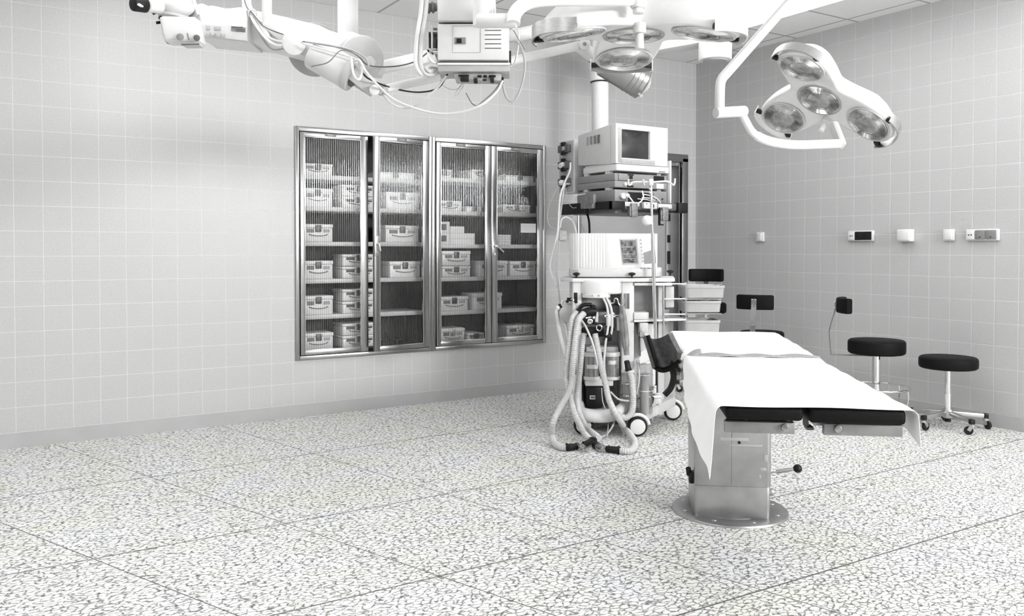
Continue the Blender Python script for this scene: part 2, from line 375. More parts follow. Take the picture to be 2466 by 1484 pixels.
# window in the wall behind the camera
wf = boxes('window_1', [((2.9, Y0 - .1, 2.05), (2.95, Y0 + .01, 2.8)), ((5.45, Y0 - .1, 2.05), (5.5, Y0 + .01, 2.8)), ((2.95, Y0 - .1, 2.05), (5.45, Y0 + .01, 2.1)), ((2.95, Y0 - .1, 2.75), (5.45, Y0 + .01, 2.8))], WHITE)
WIN_E, PAN_E, FIELD_E = 74.0, 8.2, 4.0
b = MB(); b.box((2.95, Y0 - .08, 2.1), (5.45, Y0 - .06, 2.75)); struct(b.build('frosted_pane', emit_mat('daylight_frosted_glass', WIN_E), wf))
# ceiling lights
LIGHTM = emit_mat('added_panel_diffuser', PAN_E)
def ceiling_light(x, y, w, d, label, group=None, m=None):
    t = thing('ceiling_light', label, 'ceiling light', (x, y, CZ), 0, group)
    b = MB()
    for a, c in (((x - w / 2 - .03, y - d / 2 - .03, CZ - .015), (x + w / 2 + .03, y - d / 2, CZ)), ((x - w / 2 - .03, y + d / 2, CZ - .015), (x + w / 2 + .03, y + d / 2 + .03, CZ)),
                 ((x - w / 2 - .03, y - d / 2, CZ - .015), (x - w / 2, y + d / 2, CZ)), ((x + w / 2, y - d / 2, CZ - .015), (x + w / 2 + .03, y + d / 2, CZ))): b.box(a, c)
    b.build('frame', WHITE, t)
    b = MB(); b.box((x - w / 2, y - d / 2, CZ - .075), (x + w / 2, y + d / 2, CZ - .004), .006); b.build('diffuser', m or LIGHTM, t)
for i, (x, y) in enumerate(((-1.7, 3.6), (0.5, 2.9), (-1.7, .8), (.6, .2), (.8, 4.2), (2.7, .4), (5.12, 1.85), (2.7, -2.0), (.3, -2.2))):  # unseen panels, added to brighten the walls and floor
    ceiling_light(x, y, .6, 1.2, 'unseen ceiling light panel, added to light the room before the two tiled walls', 'added unseen ceiling light panels')
ceiling_light(4.14, 3.75, 1.52, 1.68, 'large bright square ceiling light field above the operating table', None, emit_mat('lit_field', FIELD_E))
t = thing('ceiling_vent', 'grey slatted vent on the ceiling beside the bright light field', 'vent', (4.74, 3.7, CZ))
b = MB(); b.box((4.5, 3.5, CZ - .05), (4.95, 4.1, CZ - .016), .004); b.build('housing', GRILLE, t)
b = MB()
for i in range(11): b.box((4.53, 3.54 + i * .05, CZ - .056), (4.92, 3.56 + i * .05, CZ - .05))
b.build('slats', MGREY, t)

# ------------------------------------------------------------------ door
dr = MB(); dr.box((DX0 + .01, YW + .05, 0.005), (5.372, YW + .10, DZ1 - .03), .004); dr = struct(dr.build('door_1', DOORM))
b = MB(); b.box((5.36, YW + .03, .01), (5.384, YW + .05, DZ1 - .05), .003); b.build('edge_seal', LGREY, dr)
for i in range(9):
    z = .25 + i * .2; b = MB(); b.box((5.366, YW + .012, z), (5.392, YW + .045, z + (.07 if i % 2 else .12)), .003); b.build('latch_plate', RUBBER, dr)
b = MB(); b.box((DX1, YW - .02, 0), (DX1 + .075, YW + .02, DZ1 + .04), .006); b.box((DX0 - .03, YW - .012, 0), (DX0 + .005, YW + .02, DZ1 + .04), .004); b.box((DX0 - .03, YW - .02, DZ1 - .0), (DX1 + .075, YW + .02, DZ1 + .075), .006)
struct(b.build('trim_1', STEELF))
b = MB(); b.box((5.395, YW + .13, 0), (DX1, YW + .15, DZ1), 0); b.box((DX1 - .012, YW + .02, 0), (DX1, YW + .15, DZ1 - .03)); b.box((DX0, YW + .02, DZ1 - .03), (DX1, YW + .15, DZ1)); struct(b.build('trim_2', STEEL))

# ------------------------------------------------------------------ wall cabinets
GY = YW - .018
SH_L = [1.726, 1.497, 1.243, .972, .712, .457]; SH_R = [1.755, 1.49, 1.227, .966, .697, .44]
def cabinet(x0, x1, label, doors, shelves):
    t = thing('wall_cabinet', label, 'cabinet', ((x0 + x1) / 2, YW, CZ0), 0, 'steel cabinets set into the tiled wall')
    b = MB(); f = .028
    for a, c in (((x0, GY, CZ0), (x0 + f, YW + .03, CZ1)), ((x1 - f, GY, CZ0), (x1, YW + .03, CZ1)), ((x0 + f, GY, CZ0), (x1 - f, YW + .03, CZ0 + .03)), ((x0 + f, GY, CZ1 - .034), (x1 - f, YW + .03, CZ1))): b.box(a, c, .003)
    b.build('frame', STEELF, t)
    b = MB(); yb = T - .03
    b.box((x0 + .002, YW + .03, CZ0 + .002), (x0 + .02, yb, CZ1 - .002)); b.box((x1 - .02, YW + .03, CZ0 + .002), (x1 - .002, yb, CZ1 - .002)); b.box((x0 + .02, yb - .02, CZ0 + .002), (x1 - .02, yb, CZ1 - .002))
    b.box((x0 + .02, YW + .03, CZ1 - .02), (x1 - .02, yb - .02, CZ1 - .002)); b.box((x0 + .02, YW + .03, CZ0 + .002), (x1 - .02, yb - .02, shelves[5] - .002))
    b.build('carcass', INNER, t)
    for z in shelves[:5]:
        b = MB(); b.box((x0 + .03, YW + .07, z - .032), (x1 - .03, yb - .025, z), .003); b.build('shelf', SHELFM, t)
    for d in doors:
        xa, xb, ga, gb, hinge, ajar, hx, hz, nx = d
        M = Matrix.Translation((hinge, GY, 0)) @ Matrix.Rotation(math.radians(ajar), 4, 'Z') @ Matrix.Translation((-hinge, -GY, 0))
        z0, z1, g0, g1 = .437, 2.016, .468, 1.985
        b = MB(M); y0, y1 = GY - .006, GY + .02
        for a, c in (((xa, y0, z0), (ga, y1, z1)), ((gb, y0, z0), (xb, y1, z1)), ((ga, y0, z0), (gb, y1, g0)), ((ga, y0, g1), (gb, y1, z1))): b.box(a, c, .0015)
        dd = b.build('door', STEELF, t)
        b = MB(M)
        for a, c in (((ga, y0 - .003, g0 - .0), (gb, y0 + .003, g0 + .006)), ((ga, y0 - .003, g1 - .004), (gb, y0 + .002, g1)), ((ga, y0 - .003, g0), (ga + .004, y0 + .002, g1)), ((gb - .005, y0 - .003, g0), (gb, y0 + .002, g1))): b.box(a, c, .001)
        b.build('glazing_bead', CHROME, dd)
        b = MB(M); b.box((ga, GY + .005, g0), (gb, GY + .006, g1)); b.build('glass_pane', REED, dd)
        b = MB(M); b.box((nx - .042, y0 - .003, 1.994), (nx + .042, y0 + .002, 2.016), .001); npl = b.build('nameplate', MGREY, dd)
        b = MB(M); b.box((nx - .02, y0 - .004, 2.002), (nx + .02, y0 - .002, 2.009)); b.build('nameplate_strip', LGREY, npl)
        if hx:
            b = MB(M); b.box((hx - .022, y0 - .006, hz - .09), (hx + .018, y0 + .002, hz + .06), .003); hp = b.build('handle', STEEL, dd)
            b = MB(M); b.cyl((hx, y0 - .03, hz), (hx, y0, hz), .011); b.bar((hx, y0 - .028, hz + .005), (hx + (.07 if ajar == 0 else .012), y0 - .032, hz - .05), .016, .010, bevel=.003); b.build('lever', CHROME, hp)
            b = MB(M); b.cyl((hx, y0 - .012, hz - .065), (hx, y0, hz - .065), .009); b.build('key_lock', CHROME, hp)
    return t
XM = 2.905
cabinet(CX0, XM, 'steel wall cabinet with reeded glass, its second door standing slightly ajar', [(1.868, 2.376, 1.898, 2.319, 1.868, 0, None, 0, 2.09), (2.392, 2.873, 2.436, 2.820, 2.873, 8, 2.412, 1.225, 2.63)], SH_L)
cab2 = cabinet(XM, CX1, 'steel wall cabinet with both reeded glass doors shut, next to the ventilator', [(2.938, 3.428, 2.974, 3.376, 2.938, 0, None, 0, 3.15), (3.432, 3.932, 3.481, 3.876, 3.932, 0, 3.457, 1.215, 3.66)], SH_R)
b = MB(); b.box((3.715, GY - .0015, 1.325), (3.862, GY + .0045, 1.40), 0)
tag(b.build('paper_note', PAPER), 'blank white paper note stuck on the cabinet glass beside the ventilator', 'note')

BF = YW + .085                                            # front of the boxes on the shelves
def bx(px): return on_plane(px, 600, 1, BF).x
def instrument_box(x0, x1, z, h, label, dep=.22, dark=False, clip=False):
    t = thing('instrument_box', label, 'instrument box', ((x0 + x1) / 2, BF + dep / 2, z), 0, 'metal instrument boxes in the wall cabinets')
    lid = min(.03, h * .25); w = x1 - x0; xm = (x0 + x1) / 2
    b = MB(); b.box((x0 + .004, BF + .004, z), (x1 - .004, BF + dep - .004, z + h - lid), .006); b.build('body', BOXM, t)
    b = MB(); b.box((x0, BF, z + h - lid), (x1, BF + dep, z + h - .002), .006); b.build('lid', BOXM, t)
    b = MB(); b.box((xm - .022, BF - .008, z + h - lid - .03), (xm + .022, BF + .004, z + h - lid * .3), .003); b.build('latch', BOXD if not clip else STEEL, t)
    if h > .06:
        hz = z + h * .42; b = MB(); b.tube([(xm - w * .3, BF + .002, hz), (xm - w * .27, BF - .012, hz - .004), (xm - w * .1, BF - .014, hz - .012), (xm + w * .1, BF - .014, hz - .012), (xm + w * .27, BF - .012, hz - .004), (xm + w * .3, BF + .002, hz)], .0035, 6, 3); b.build('handle', MGREY, t)
        b = MB(); b.box((x0 + w * .12, BF + .0015, z + h * .50), (x0 + w * .36, BF + .0055, z + h * .72)); b.build('label_card', MGREY if not dark else DGREY, t)
        b = MB(); b.box((x0 + w * .66, BF + .0015, z + h * .52), (x0 + w * .88, BF + .0055, z + h * .70)); b.build('label_card', LGREY if not dark else DGREY, t)
    return t
LV = ['top shelf', 'second shelf', 'third shelf', 'fourth shelf', 'fifth shelf', 'cabinet floor']
def put(shelves, s, a, c, hs, desc, where, **kw):
    z = shelves[s]
    for i, h in enumerate(hs):
        nm = desc if len(hs) == 1 else ('lower ' if i == 0 else 'upper ') + desc
        ln = LV[s] if s < 5 else 'bottom'
        instrument_box(bx(a), bx(c), z, h, '%s on %s, %s' % (nm, ln, where), **kw); z += h + .001
A_, B_, J_ = 'shut door of ajar cabinet', 'centre of ajar cabinet', 'behind ajar door'
for s, h in ((0, .085), (1, .135), (2, .13), (3, .135), (4, .14), (5, .125)): put(SH_L, s, 730, 803, [h], 'single metal instrument box', A_)
for s, h in ((1, .085), (3, .09), (4, .09), (5, .09)): put(SH_L, s, 824, 906, [h, h], 'box of stacked metal pair', B_, dark=True)
for s, h, a, c in ((0, .05, 905, 1000), (1, .13, 930, 1010), (2, .13, 928, 1010), (3, .125, 938, 1013)): put(SH_L, s, a, c, [h], 'flat metal box' if s == 0 else 'wide metal box', J_)
R1, R2 = 'hinge side of shut cabinet', 'paper note door of shut cabinet'
RM = 'middle stile of shut cabinet'
put(SH_R, 0, 1052, 1090, [.065], 'small metal box', R1); put(SH_R, 0, 1136, 1200, [.08], 'metal box', RM); put(SH_R, 0, 1218, 1286, [.05], 'flat metal box', R2)
put(SH_R, 1, 1052, 1113, [.085], 'metal box', R1); put(SH_R, 1, 1123, 1162, [.045], 'small flat metal box', RM); put(SH_R, 1, 1211, 1278, [.07], 'low metal box', R2)
put(SH_R, 3, 1064, 1134, [.09, .12], 'box of stacked metal pair', R1); put(SH_R, 3, 1153, 1223, [.13], 'tall metal box', RM); put(SH_R, 3, 1228, 1291, [.125], 'metal box', R2)
put(SH_R, 4, 1060, 1128, [.115], 'metal box', R1); put(SH_R, 4, 1140, 1210, [.135], 'tall metal box', RM)
put(SH_R, 5, 1060, 1120, [.12], 'metal box with clip', R1, clip=True); put(SH_R, 5, 1126, 1168, [.07], 'small metal box', RM); put(SH_R, 5, 1220, 1287, [.115], 'metal box with clip', R2, clip=True)
def carton(x0, x1, z, h, label, dep=.16, pic=False, dy=0):
    t = thing('paper_carton', label, 'carton', ((x0 + x1) / 2, BF + dep / 2, z), 0, 'white cartons on the third cabinet shelf')
    b = MB(); b.box((x0, BF + dy, z), (x1, BF + dep, z + h - .001), .002); b.build('carton_body', PAPER, t)
    if pic: b = MB(); b.box((x0 + (x1 - x0) * .1, BF + dy - .001, z + h * .25), (x1 - (x1 - x0) * .22, BF + dy + .001, z + h * .78)); b.build('printed_panel', DGREY, t)
z = SH_R[2]
carton(bx(1046), bx(1083), z, .09, 'lower white carton with dark picture panel, third shelf of shut cabinet', pic=True, dep=.2)
carton(bx(1046), bx(1083), z + .09, .09, 'upper white carton with dark picture panel, third shelf of shut cabinet', pic=True, dep=.2)
carton(bx(1085), bx(1145), z, .045, 'lower wide white carton beside the picture cartons on the third shelf', dy=.01)
carton(bx(1085), bx(1145), z + .045, .045, 'middle wide white carton beside the picture cartons on the third shelf', dy=.01)
carton(bx(1087), bx(1121), z + .09, .055, 'small pale carton on top of the wide white cartons', dy=.02)
for i, w in enumerate(('lowest', 'second lowest', 'second highest', 'highest')): carton(bx(1200), bx(1230), z + i * .0205, .02, 'small flat white carton, %s in the pile of four below the paper note' % w)

# ------------------------------------------------------------------ sockets and switches
def wall_plate(x0, y0, x1, y1, label, dep, cells, cat='socket', wall=0):
    a = on_plane(x0, y1, wall, XW if wall == 0 else YW); c = on_plane(x1, y0, wall, XW if wall == 0 else YW)
    t = thing('wall_socket' if cat == 'socket' else 'light_switch', label, cat, (a + c) / 2, 0, 'electrical plates on the tiled walls')
    def bb(u0, v0, u1, v1, d0, d1, bev, nm, m):
        b = MB()
        if wall == 0: b.box((XW - d0, a.y + (c.y - a.y) * u0, a.z + (c.z - a.z) * v0), (XW - d1, a.y + (c.y - a.y) * u1, a.z + (c.z - a.z) * v1), bev)
        else: b.box((a.x + (c.x - a.x) * u0, YW - d0, a.z + (c.z - a.z) * v0), (a.x + (c.x - a.x) * u1, YW - d1, a.z + (c.z - a.z) * v1), bev)
        return b.build(nm, m, t)
    bb(0, 0, 1, 1, 0, dep, .006, 'plate', WHITE)
    for nm, u0, u1, m in cells:
        o = bb(u0, .1, u1, .9, dep - .002, dep + .008, .004, nm, m)
        if nm == 'socket_insert':
            for u, v in ((.35, .5), (.65, .5)):
                uu = u0 + (u1 - u0) * u; bb(uu - .02, v - .05, uu + .02, v + .05, dep + .005, dep + .009, 0, 'pin_hole', BLACK).parent = o
        if m is MGREY:
            uu = (u0 + u1) / 2; bb(uu - .022, .26, uu + .022, .34, dep + .006, dep + .009, 0, 'mark', BLACK).parent = o
wall_plate(1824, 559, 1842, 582, 'small white wall switch alone above the black chair backrests', .025, [('rocker', .2, .8, WHITE)], 'switch')
wall_plate(2046, 555, 2107, 581, 'white wall plate with one white socket and two black inserts', .025, [('socket_insert', .04, .30, WHITE), ('insert', .31, .63, BLACK), ('insert', .64, .95, BLACK)])
wall_plate(2171, 552, 2203, 582, 'blank white square box on tiled wall beside the black inserts', .06, [('cover', .06, .94, WHITE)], 'switch')
wall_plate(2274, 552, 2301, 580, 'flat white square switch between the blank box and grey sockets', .02, [('rocker', .15, .85, WHITE)], 'switch')
wall_plate(2330, 551, 2409, 580, 'white wall plate with one white socket and two grey inserts', .025, [('socket_insert', .03, .29, WHITE), ('insert', .31, .61, MGREY), ('insert', .63, .95, MGREY)])
wall_plate(1345, 555, 1361, 579, 'white wall socket behind the hanging cables beside the ventilator', .025, [('socket_insert', .12, .88, WHITE)], 'socket', 1)
# ------------------------------------------------------------------ operating lamps
LR, LD = .112, .275
def lobe_r(th):
    ph = (th + PI / 3) % (2 * PI / 3) - PI / 3; a = abs(ph); R = .130; a0 = math.radians(21)
    f = lambda x: LD * math.cos(x) + math.sqrt(R * R - (LD * math.sin(x)) ** 2)
    if a < a0: return f(a)
    s = (a - a0) / (PI / 3 - a0); return .160 + (f(a0) - .160) * (1 - s) ** 2.0
def op_lamp(C, e1, e2, label):
    n = e1.cross(e2).normalized()
    if n.z > 0: n = -n
    C = Vector(C); M = Matrix(((e1.x, e2.x, -n.x, C.x), (e1.y, e2.y, -n.y, C.y), (e1.z, e2.z, -n.z, C.z), (0, 0, 0, 1)))   # local z = back of the lamp
    t = thing('operating_lamp', label, 'operating lamp', C, 0, 'four-lens operating lamps')
    LC = [(LD * math.cos(a), LD * math.sin(a)) for a in (0, 2 * PI / 3, -2 * PI / 3)]
    zb = lambda x, y: -.38 * (x * x + y * y)
    b = bmesh.new(); NT = 108; prof = [(0.0, 0), (.25, 0), (.5, 0), (.72, 0), (.88, 0), (.96, .002), (1.0, .012), (1.012, .03), (1.0, .05), (.96, .068), (.88, .084), (.76, .096), (.6, .102), (.4, .105), (.2, .107), (0, .108)]
    rings = []
    for k, (s, h) in enumerate(prof):
        rg = []
        for i in range(NT):
            th = 2 * PI * i / NT; r = s * lobe_r(th); x, y = r * math.cos(th), r * math.sin(th); z = zb(x, y) + h
            if k > 8:
                w = min(1, (k - 8) / 4)
                for lx, ly in LC: z += w * .055 * math.exp(-((x - lx) ** 2 + (y - ly) ** 2) / .0115)
                z += w * .05 * math.exp(-(x * x + y * y) / .012)
            rg.append((x, y, z))
            if s == 0: break
        rings.append([b.verts.new(p) for p in rg])
    for A, B in zip(rings, rings[1:]):
        for i in range(NT):
            j = (i + 1) % NT; q = [A[i % len(A)], A[j % len(A)], B[j % len(B)], B[i % len(B)]]; q = [v for k2, v in enumerate(q) if v not in q[:k2]]
            if len(q) > 2: b.faces.new(q)
    bmesh.ops.recalc_face_normals(b, faces=b.faces)
    mb = MB(M); mb._merge(b); mb.build('housing', WHITE2, t, 60)
    prof = [(0, .001)] + [(LR * (.1 + .07 * i), .004 * (1 - (.1 + .07 * i) ** 2)) for i in range(6)] + [(LR * (.55 + .033 * i), .0034 * (1 if i % 2 else -1) + .001) for i in range(13)] + [(LR * .985, -.002), (LR, -.006)]
    for i, (x, y) in enumerate([(0, 0)] + LC):
        d = Vector((x, y, 0)); nl = (Vector((0, 0, -1)) - d * (.62 if i else 0)).normalized(); c = Vector((x, y, zb(x, y) - .004)) + nl * .006
        mb = MB(M); mb.lathe(prof, c, nl, 48); ln = mb.build('lens', LENS, t, 50)
        mb = MB(M); mb.torus(c - nl * .003, nl, LR + .002, .005, 48, 8); mb.build('lens_ring', LGREY if i == 0 else OFFW, ln)
        mb = MB(M); mb.torus(c + nl * .004, nl, LR * .56, .0018, 40, 6); mb.lathe([(0, .010), (LR * .3, .009), (LR * .52, .005), (LR * .54, .002)], c, nl, 32); mb.build('inner_lens', CLEAR, ln)
        if i:
            th = math.atan2(y, x)
            pr = lambda a, rr, hh: (x + rr * math.cos(th + a), y + rr * math.sin(th + a), zb(x, y) + hh)
            mb = MB(M); A = 1.02
            mb.grid(lambda u, v: pr((u - .5) * 2 * A, .158, -.030 + .05 * v - .012 * abs(u - .5)), 28, 2, .006); bp = mb.build('bumper', STEEL if i != 2 else WHITE2, t)
            for sg in (-1, 1):
                mb = MB(M); p0 = pr(sg * (A - .1), .122, -.012); p1 = pr(sg * (A - .08), .153, -.012); mb.bar(p0, p1, .028, .020, (0, 0, 1), .005); mb.build('bumper_clip', BLACK, bp)
    # sterile handle opposite the first lobe
    mb = MB(M); h = Vector((-.150, 0, zb(.15, 0))); mb.cyl(h + Vector((0, 0, .01)), h + Vector((0, 0, -.028)), .024, n=28, bev=.004); hb = mb.build('handle_socket', WHITE, t)
    mb = MB(M); mb.cyl(h + Vector((0, 0, -.028)), h + Vector((0, 0, -.085)), .015, .017, 24, .004); mb.build('handle_grip', WHITE, hb)
    return t, M
def cr(v): return Rv * v[0] + Fh * v[1] + Zv * v[2]
CB = P(1526, 82, 3.22); CB.z = 2.018
e1 = Fh.copy(); e2 = Rv.copy()
big, MBg = op_lamp(CB, e1, e2, 'larger four-lens operating lamp hanging level on a curved arm from a white pivot')
# its suspension: post, pivot, curved yoke
b = MB(); p = P(1163, 40, 2.66); b.cyl((p.x, p.y, p.z - .03), (p.x, p.y, CZ), .032, n=28); b.cyl((p.x, p.y, CZ - .03), (p.x, p.y, CZ), .09, n=32, bev=.008); b.build('ceiling_post', WHITE, big)
b = MB(); b.cyl(P(1150, 50, 2.60), P(1246, 50, 2.57), .0225, n=28, bev=.005); b.build('pivot', WHITE, big)
b = MB(); b.tube([P(1236, 58, 2.56), P(1238, 38, 2.57), P(1252, 18, 2.60), P(1280, 4, 2.64), P(1330, -1, 2.72), P(1420, -1, 2.85), P(1530, 0, 2.98)], .022, 16, 8); b.build('yoke_arm', WHITE2, big)
b = MB(); b.sphere(P(1534, 0, 2.98), .034); q = P(1537, 0, 2.98); b.cyl((q.x, q.y, q.z), (q.x, q.y, 2.03), .020, n=24); b.torus((q.x, q.y, 2.052), (0, 0, 1), .022, .005, 24, 8); b.build('hanger', WHITE, big)
CS = P(1973.4, 239, 4.391)
e1 = cr((-.5255, -.6512, .5476)).normalized(); e2 = cr((-.6882, .7038, .1765)); e2 = (e2 - e1 * e2.dot(e1)).normalized()
small, MS = op_lamp(CS, e1, e2, 'smaller-looking four-lens operating lamp tilted toward the viewer before the tiled wall')
b = MB(); a0 = P(1905, 0, 3.95); d = (P(1905, 0, 3.95) - P(1740, 188, 3.8)).normalized(); top = a0 + d * ((CZ - a0.z) / d.z)
b.tube([top, a0, P(1760, 165, 3.82), P(1739, 190, 3.8), P(1734, 212, 3.8), P(1733, 268, 3.8)], .0225, 16, 6); b.cyl(top - Vector((0, 0, .04)), top, .07, n=28, bev=.006); b.build('ceiling_arm', WHITE, small)
b = MB(); b.cyl(P(1723, 272, 3.79), P(1795, 268, 3.86), .025, n=28, bev=.005); b.build('pivot', WHITE, small)
b = MB(); b.tube([P(1785, 270, 3.86), P(1796, 292, 3.87), P(1812, 318, 3.88), P(1838, 335, 3.9), P(1875, 345, 3.92), P(1925, 349, 3.95), P(2022, 346, 4.0)], [.018, .018, .022, .022, .022], 16, 8); b.build('yoke_arm', WHITE2, small)
b = MB(); b.bar(P(2028, 354, 4.02), P(2006, 298, 4.10), .035, .05, bevel=.012); b.build('yoke_bracket', OFFW, small)

# ------------------------------------------------------------------ surgical microscope (ceiling hung)
V = View(700, 3.0)
t = thing('surgical_microscope', 'white ceiling-hung surgical microscope with control panel, black eyepieces and thick arm', 'microscope', V.o + Vector((0, 0, 0)), VYAW)
t.location.z = 0
def mk(name, m, fn, parent=None, ang=38):
    b = MB(V.M); fn(b); return b.build(name, m, parent or t, ang)
def f(b):
    q = V.q(838, 78, .05); b.cyl((q.x, q.y, q.z - .05), (q.x, q.y, CZ), .037, n=32); b.cyl((q.x, q.y, CZ - .05), (q.x, q.y, CZ), .14, n=36, bev=.01); b.cyl((q.x, q.y, CZ - .12), (q.x, q.y, CZ - .05), .07, n=30)
mk('ceiling_column', WHITE, f)
arm = mk('arm', WHITE, lambda b: V.pbar(b, [(590, 30), (620, 25), (660, 33), (720, 47), (765, 58), (790, 70), (815, 78), (848, 74), (872, 84), (893, 102), (906, 124), (912, 148), (904, 168), (880, 166), (850, 150), (800, 140), (745, 132), (690, 120), (640, 106), (592, 100)], -.09, .10, .035, 4))
mk('arm_end_cap', OFFW, lambda b: b.cyl(V.q(872, 138, -.105), V.q(872, 138, -.05), .075, n=40, bev=.01), arm)
ph = mk('panel_housing', WHITE, lambda b: V.pbar(b, [(482, 34), (492, 20), (512, 14), (545, 22), (580, 18), (598, 24), (598, 101), (482, 90)], -.13, .06, .014, 3))
cp = mk('control_panel', OFFW, lambda b: V.pbar(b, [(481, 60), (597, 66), (597, 101), (481, 88)], -.14, -.12, .002))
mk('trim_line', MGREY, lambda b: b.tube(V.qs([(482, 37), (520, 40), (575, 42)], -.133), .0012, 6, 3), ph)
for x, y, w, h in ((499, 64, 10, 10), (519, 66, 16, 9), (499, 80, 9, 8), (510, 81, 10, 8), (521, 82, 13, 9), (535, 83, 10, 9)): mk('button', LGREY, lambda b: V.pbox(b, x, y, x + w, y + h, -.1435, -.139, .001), cp)
mk('display', MGREY, lambda b: V.pbar(b, [(560, 65), (594, 69), (594, 80), (560, 77)], -.142, -.139), cp)
mk('display_text', DGREY, lambda b: (V.pbox(b, 571, 72, 592, 78, -.1435, -.1415), V.pbox(b, 561, 67, 588, 69, -.1435, -.1415)), cp)
for x, y, r in ((484, 64, .003), (491, 64, .003), (483, 83, .0035), (491, 84, .0045)): mk('jack', BLACK, lambda b: b.cyl(V.q(x, y, -.146), V.q(x, y, -.135), r, n=14), cp)
# head
hd = mk('head', WHITE, lambda b: V.pbar(b, [(386, 44), (394, 40), (470, 42), (474, 60), (480, 86), (482, 100), (440, 101), (400, 101), (393, 84), (389, 62)], -.20, -.125, .010, 3))
mk('head_seam', LGREY, lambda b: (b.tube(V.qs([(391, 82), (430, 81), (479, 83)], -.2025), .001, 6, 2), b.tube(V.qs([(448, 44), (449, 68), (474, 69)], -.2025), .0008, 6, 1)), hd)
mk('lower_ring', WHITE, lambda b: b.cyl(V.q(418, 82, -.158), V.q(418, 101, -.158), .030, .028, 36), hd)
mk('objective_lens', BLACK, lambda b: b.cyl(V.q(418, 96, -.16), V.q(418, 105, -.16), .0275, .0235, 36, .003), hd)
mk('knob', MGREY, lambda b: b.cyl(V.q(434, 89, -.225), V.q(434, 89, -.195), .0115, n=24, bev=.003), hd)
mk('knob', DGREY, lambda b: b.cyl(V.q(474, 91, -.225), V.q(474, 91, -.195), .0105, n=24, bev=.003), hd)
mk('filter_slide', OFFW, lambda b: V.pbar(b, [(441, 101), (483, 101), (482, 110), (441, 111)], -.19, -.14, .002), hd)
mk('filter_edge', DGREY, lambda b: V.pbar(b, [(440, 108), (483, 107), (483, 109.5), (440, 111)], -.193, -.19), hd)
mk('slot', MGREY, lambda b: V.pbar(b, [(454, 82), (456, 82), (459, 98), (457, 98)], -.203, -.199), hd)
tb = mk('binocular_tube', WHITE, lambda b: (b.sphere(V.q(425, 18, -.15), .052, (1.15, .9, .62), 32), b.cyl(V.q(420, 30, -.13), V.q(418, 46, -.13), .050, .054, 32, .01), b.cyl(V.q(440, -30, -.10), V.q(436, 10, -.10), .045, n=30)))
mk('eyepiece_barrel', WHITE, lambda b: (b.cyl(V.q(352, 12, -.26), V.q(384, 16, -.20), .022, .024, 28, .004), b.cyl(V.q(362, -10, -.2), V.q(392, 0, -.14), .022, .024, 28, .004)))
mk('eyepiece', BLACK, lambda b: (b.cyl(V.q(319, 9, -.29), V.q(353, 13, -.25), .0235, .0245, 28, .005)))
mk('eyepiece', BLACK, lambda b: (b.cyl(V.q(330, -14, -.24), V.q(363, -8, -.2), .0235, .0245, 28, .005)))
mk('eyepiece_mark', WHITE, lambda b: V.pbar(b, [(336, 12), (341, 11), (348, 16), (347, 19), (341, 19), (335, 15)], -.303, -.295))
for x0, y0, x1, y1 in ((368, 33, 386, 24), (377, 55, 390, 53), (384, 44, 390, 40), (386, 12, 398, 13)): mk('lever', BLACK, lambda b: b.bar(V.q(x0, y0, -.16), V.q(x1, y1, -.14), .008, .010, bevel=.002))
mk('coupling', WHITE, lambda b: (b.bar(V.q(470, 30, -.06), V.q(500, 45, -.02), .06, .07, bevel=.012), b.bar(V.q(458, 5, -.1), V.q(470, 45, -.12), .010, .05)), hd)
for pts, r, m in (([(582, -12, -.10), (590, 15, -.12), (606, 32, -.14), (630, 52, -.15), (660, 70, -.16), (690, 86, -.17)], .0045, WHITE), ([(590, -12, -.08), (600, 20, -.12), (613, 55, -.15), (640, 92, -.17), (665, 110, -.18), (690, 110, -.18)], .006, WHITE),
                  ([(586, -12, -.10), (594, 16, -.13), (610, 34, -.15), (634, 62, -.16), (668, 78, -.17), (700, 88, -.17)], .0018, DGREY), ([(598, 20, -.10), (608, 50, -.12), (632, 92, -.15), (655, 118, -.16), (685, 117, -.17)], .0035, LGREY), ([(596, -10, -.1), (606, 22, -.13), (625, 58, -.15), (650, 92, -.16), (690, 104, -.17)], .005, WHITE)):
    mk('cable', m, lambda b: b.tube(V.qs(pts), r, 8, 8))
mk('cable_tie', WHITE, lambda b: b.torus(V.q(608, 33, -.14), (0, 1, .4), .014, .003, 20, 6))
mk('cable_bracket', WHITE, lambda b: (b.cyl(V.q(594, -60, 0), V.q(594, 34, 0), .016, n=20), b.sphere(V.q(589, 38, -.02), .019)))

mk('lower_disc', LGREY, lambda b: b.cyl(V.q(757, 120, .098), V.q(757, 120, .14), .098, n=48, bev=.006))
mk('rear_tube', WHITE, lambda b: b.cyl(V.q(880, 172, .09), V.q(1300, 72, .80), .024, .030, 28, .004))

# ------------------------------------------------------------------ camera arm with silver camera (ceiling hung)
V = View(900, 3.1)
t = thing('camera_arm', 'long white swivel arm carrying a silver cylindrical camera beneath the larger lamp', 'camera arm', V.o, VYAW)
def f(b):
    q = V.q(643, 45, -.245); b.cyl((q.x, q.y, q.z - .06), (q.x, q.y, CZ), .0165, n=24); b.cyl((q.x, q.y, CZ - .03), (q.x, q.y, CZ), .06, n=28, bev=.006)
mk('ceiling_post', WHITE, f)
mk('link', WHITE, lambda b: (b.bar(V.q(643, 50, -.245), V.q(708, 105, -.255), .04, .05, bevel=.01), b.bar(V.q(700, 100, -.255), V.q(770, 140, -.26), .035, .05, bevel=.01)))
mk('pivot_disc', WHITE, lambda b: b.cyl(V.q(708, 105, -.31), V.q(708, 105, -.235), .039, n=40, bev=.006))
mb_ = mk('motor_housing', WHITE, lambda b: b.cyl(V.q(752, 128, -.26), V.q(838, 176, -.265), .053, .055, 40, .008))
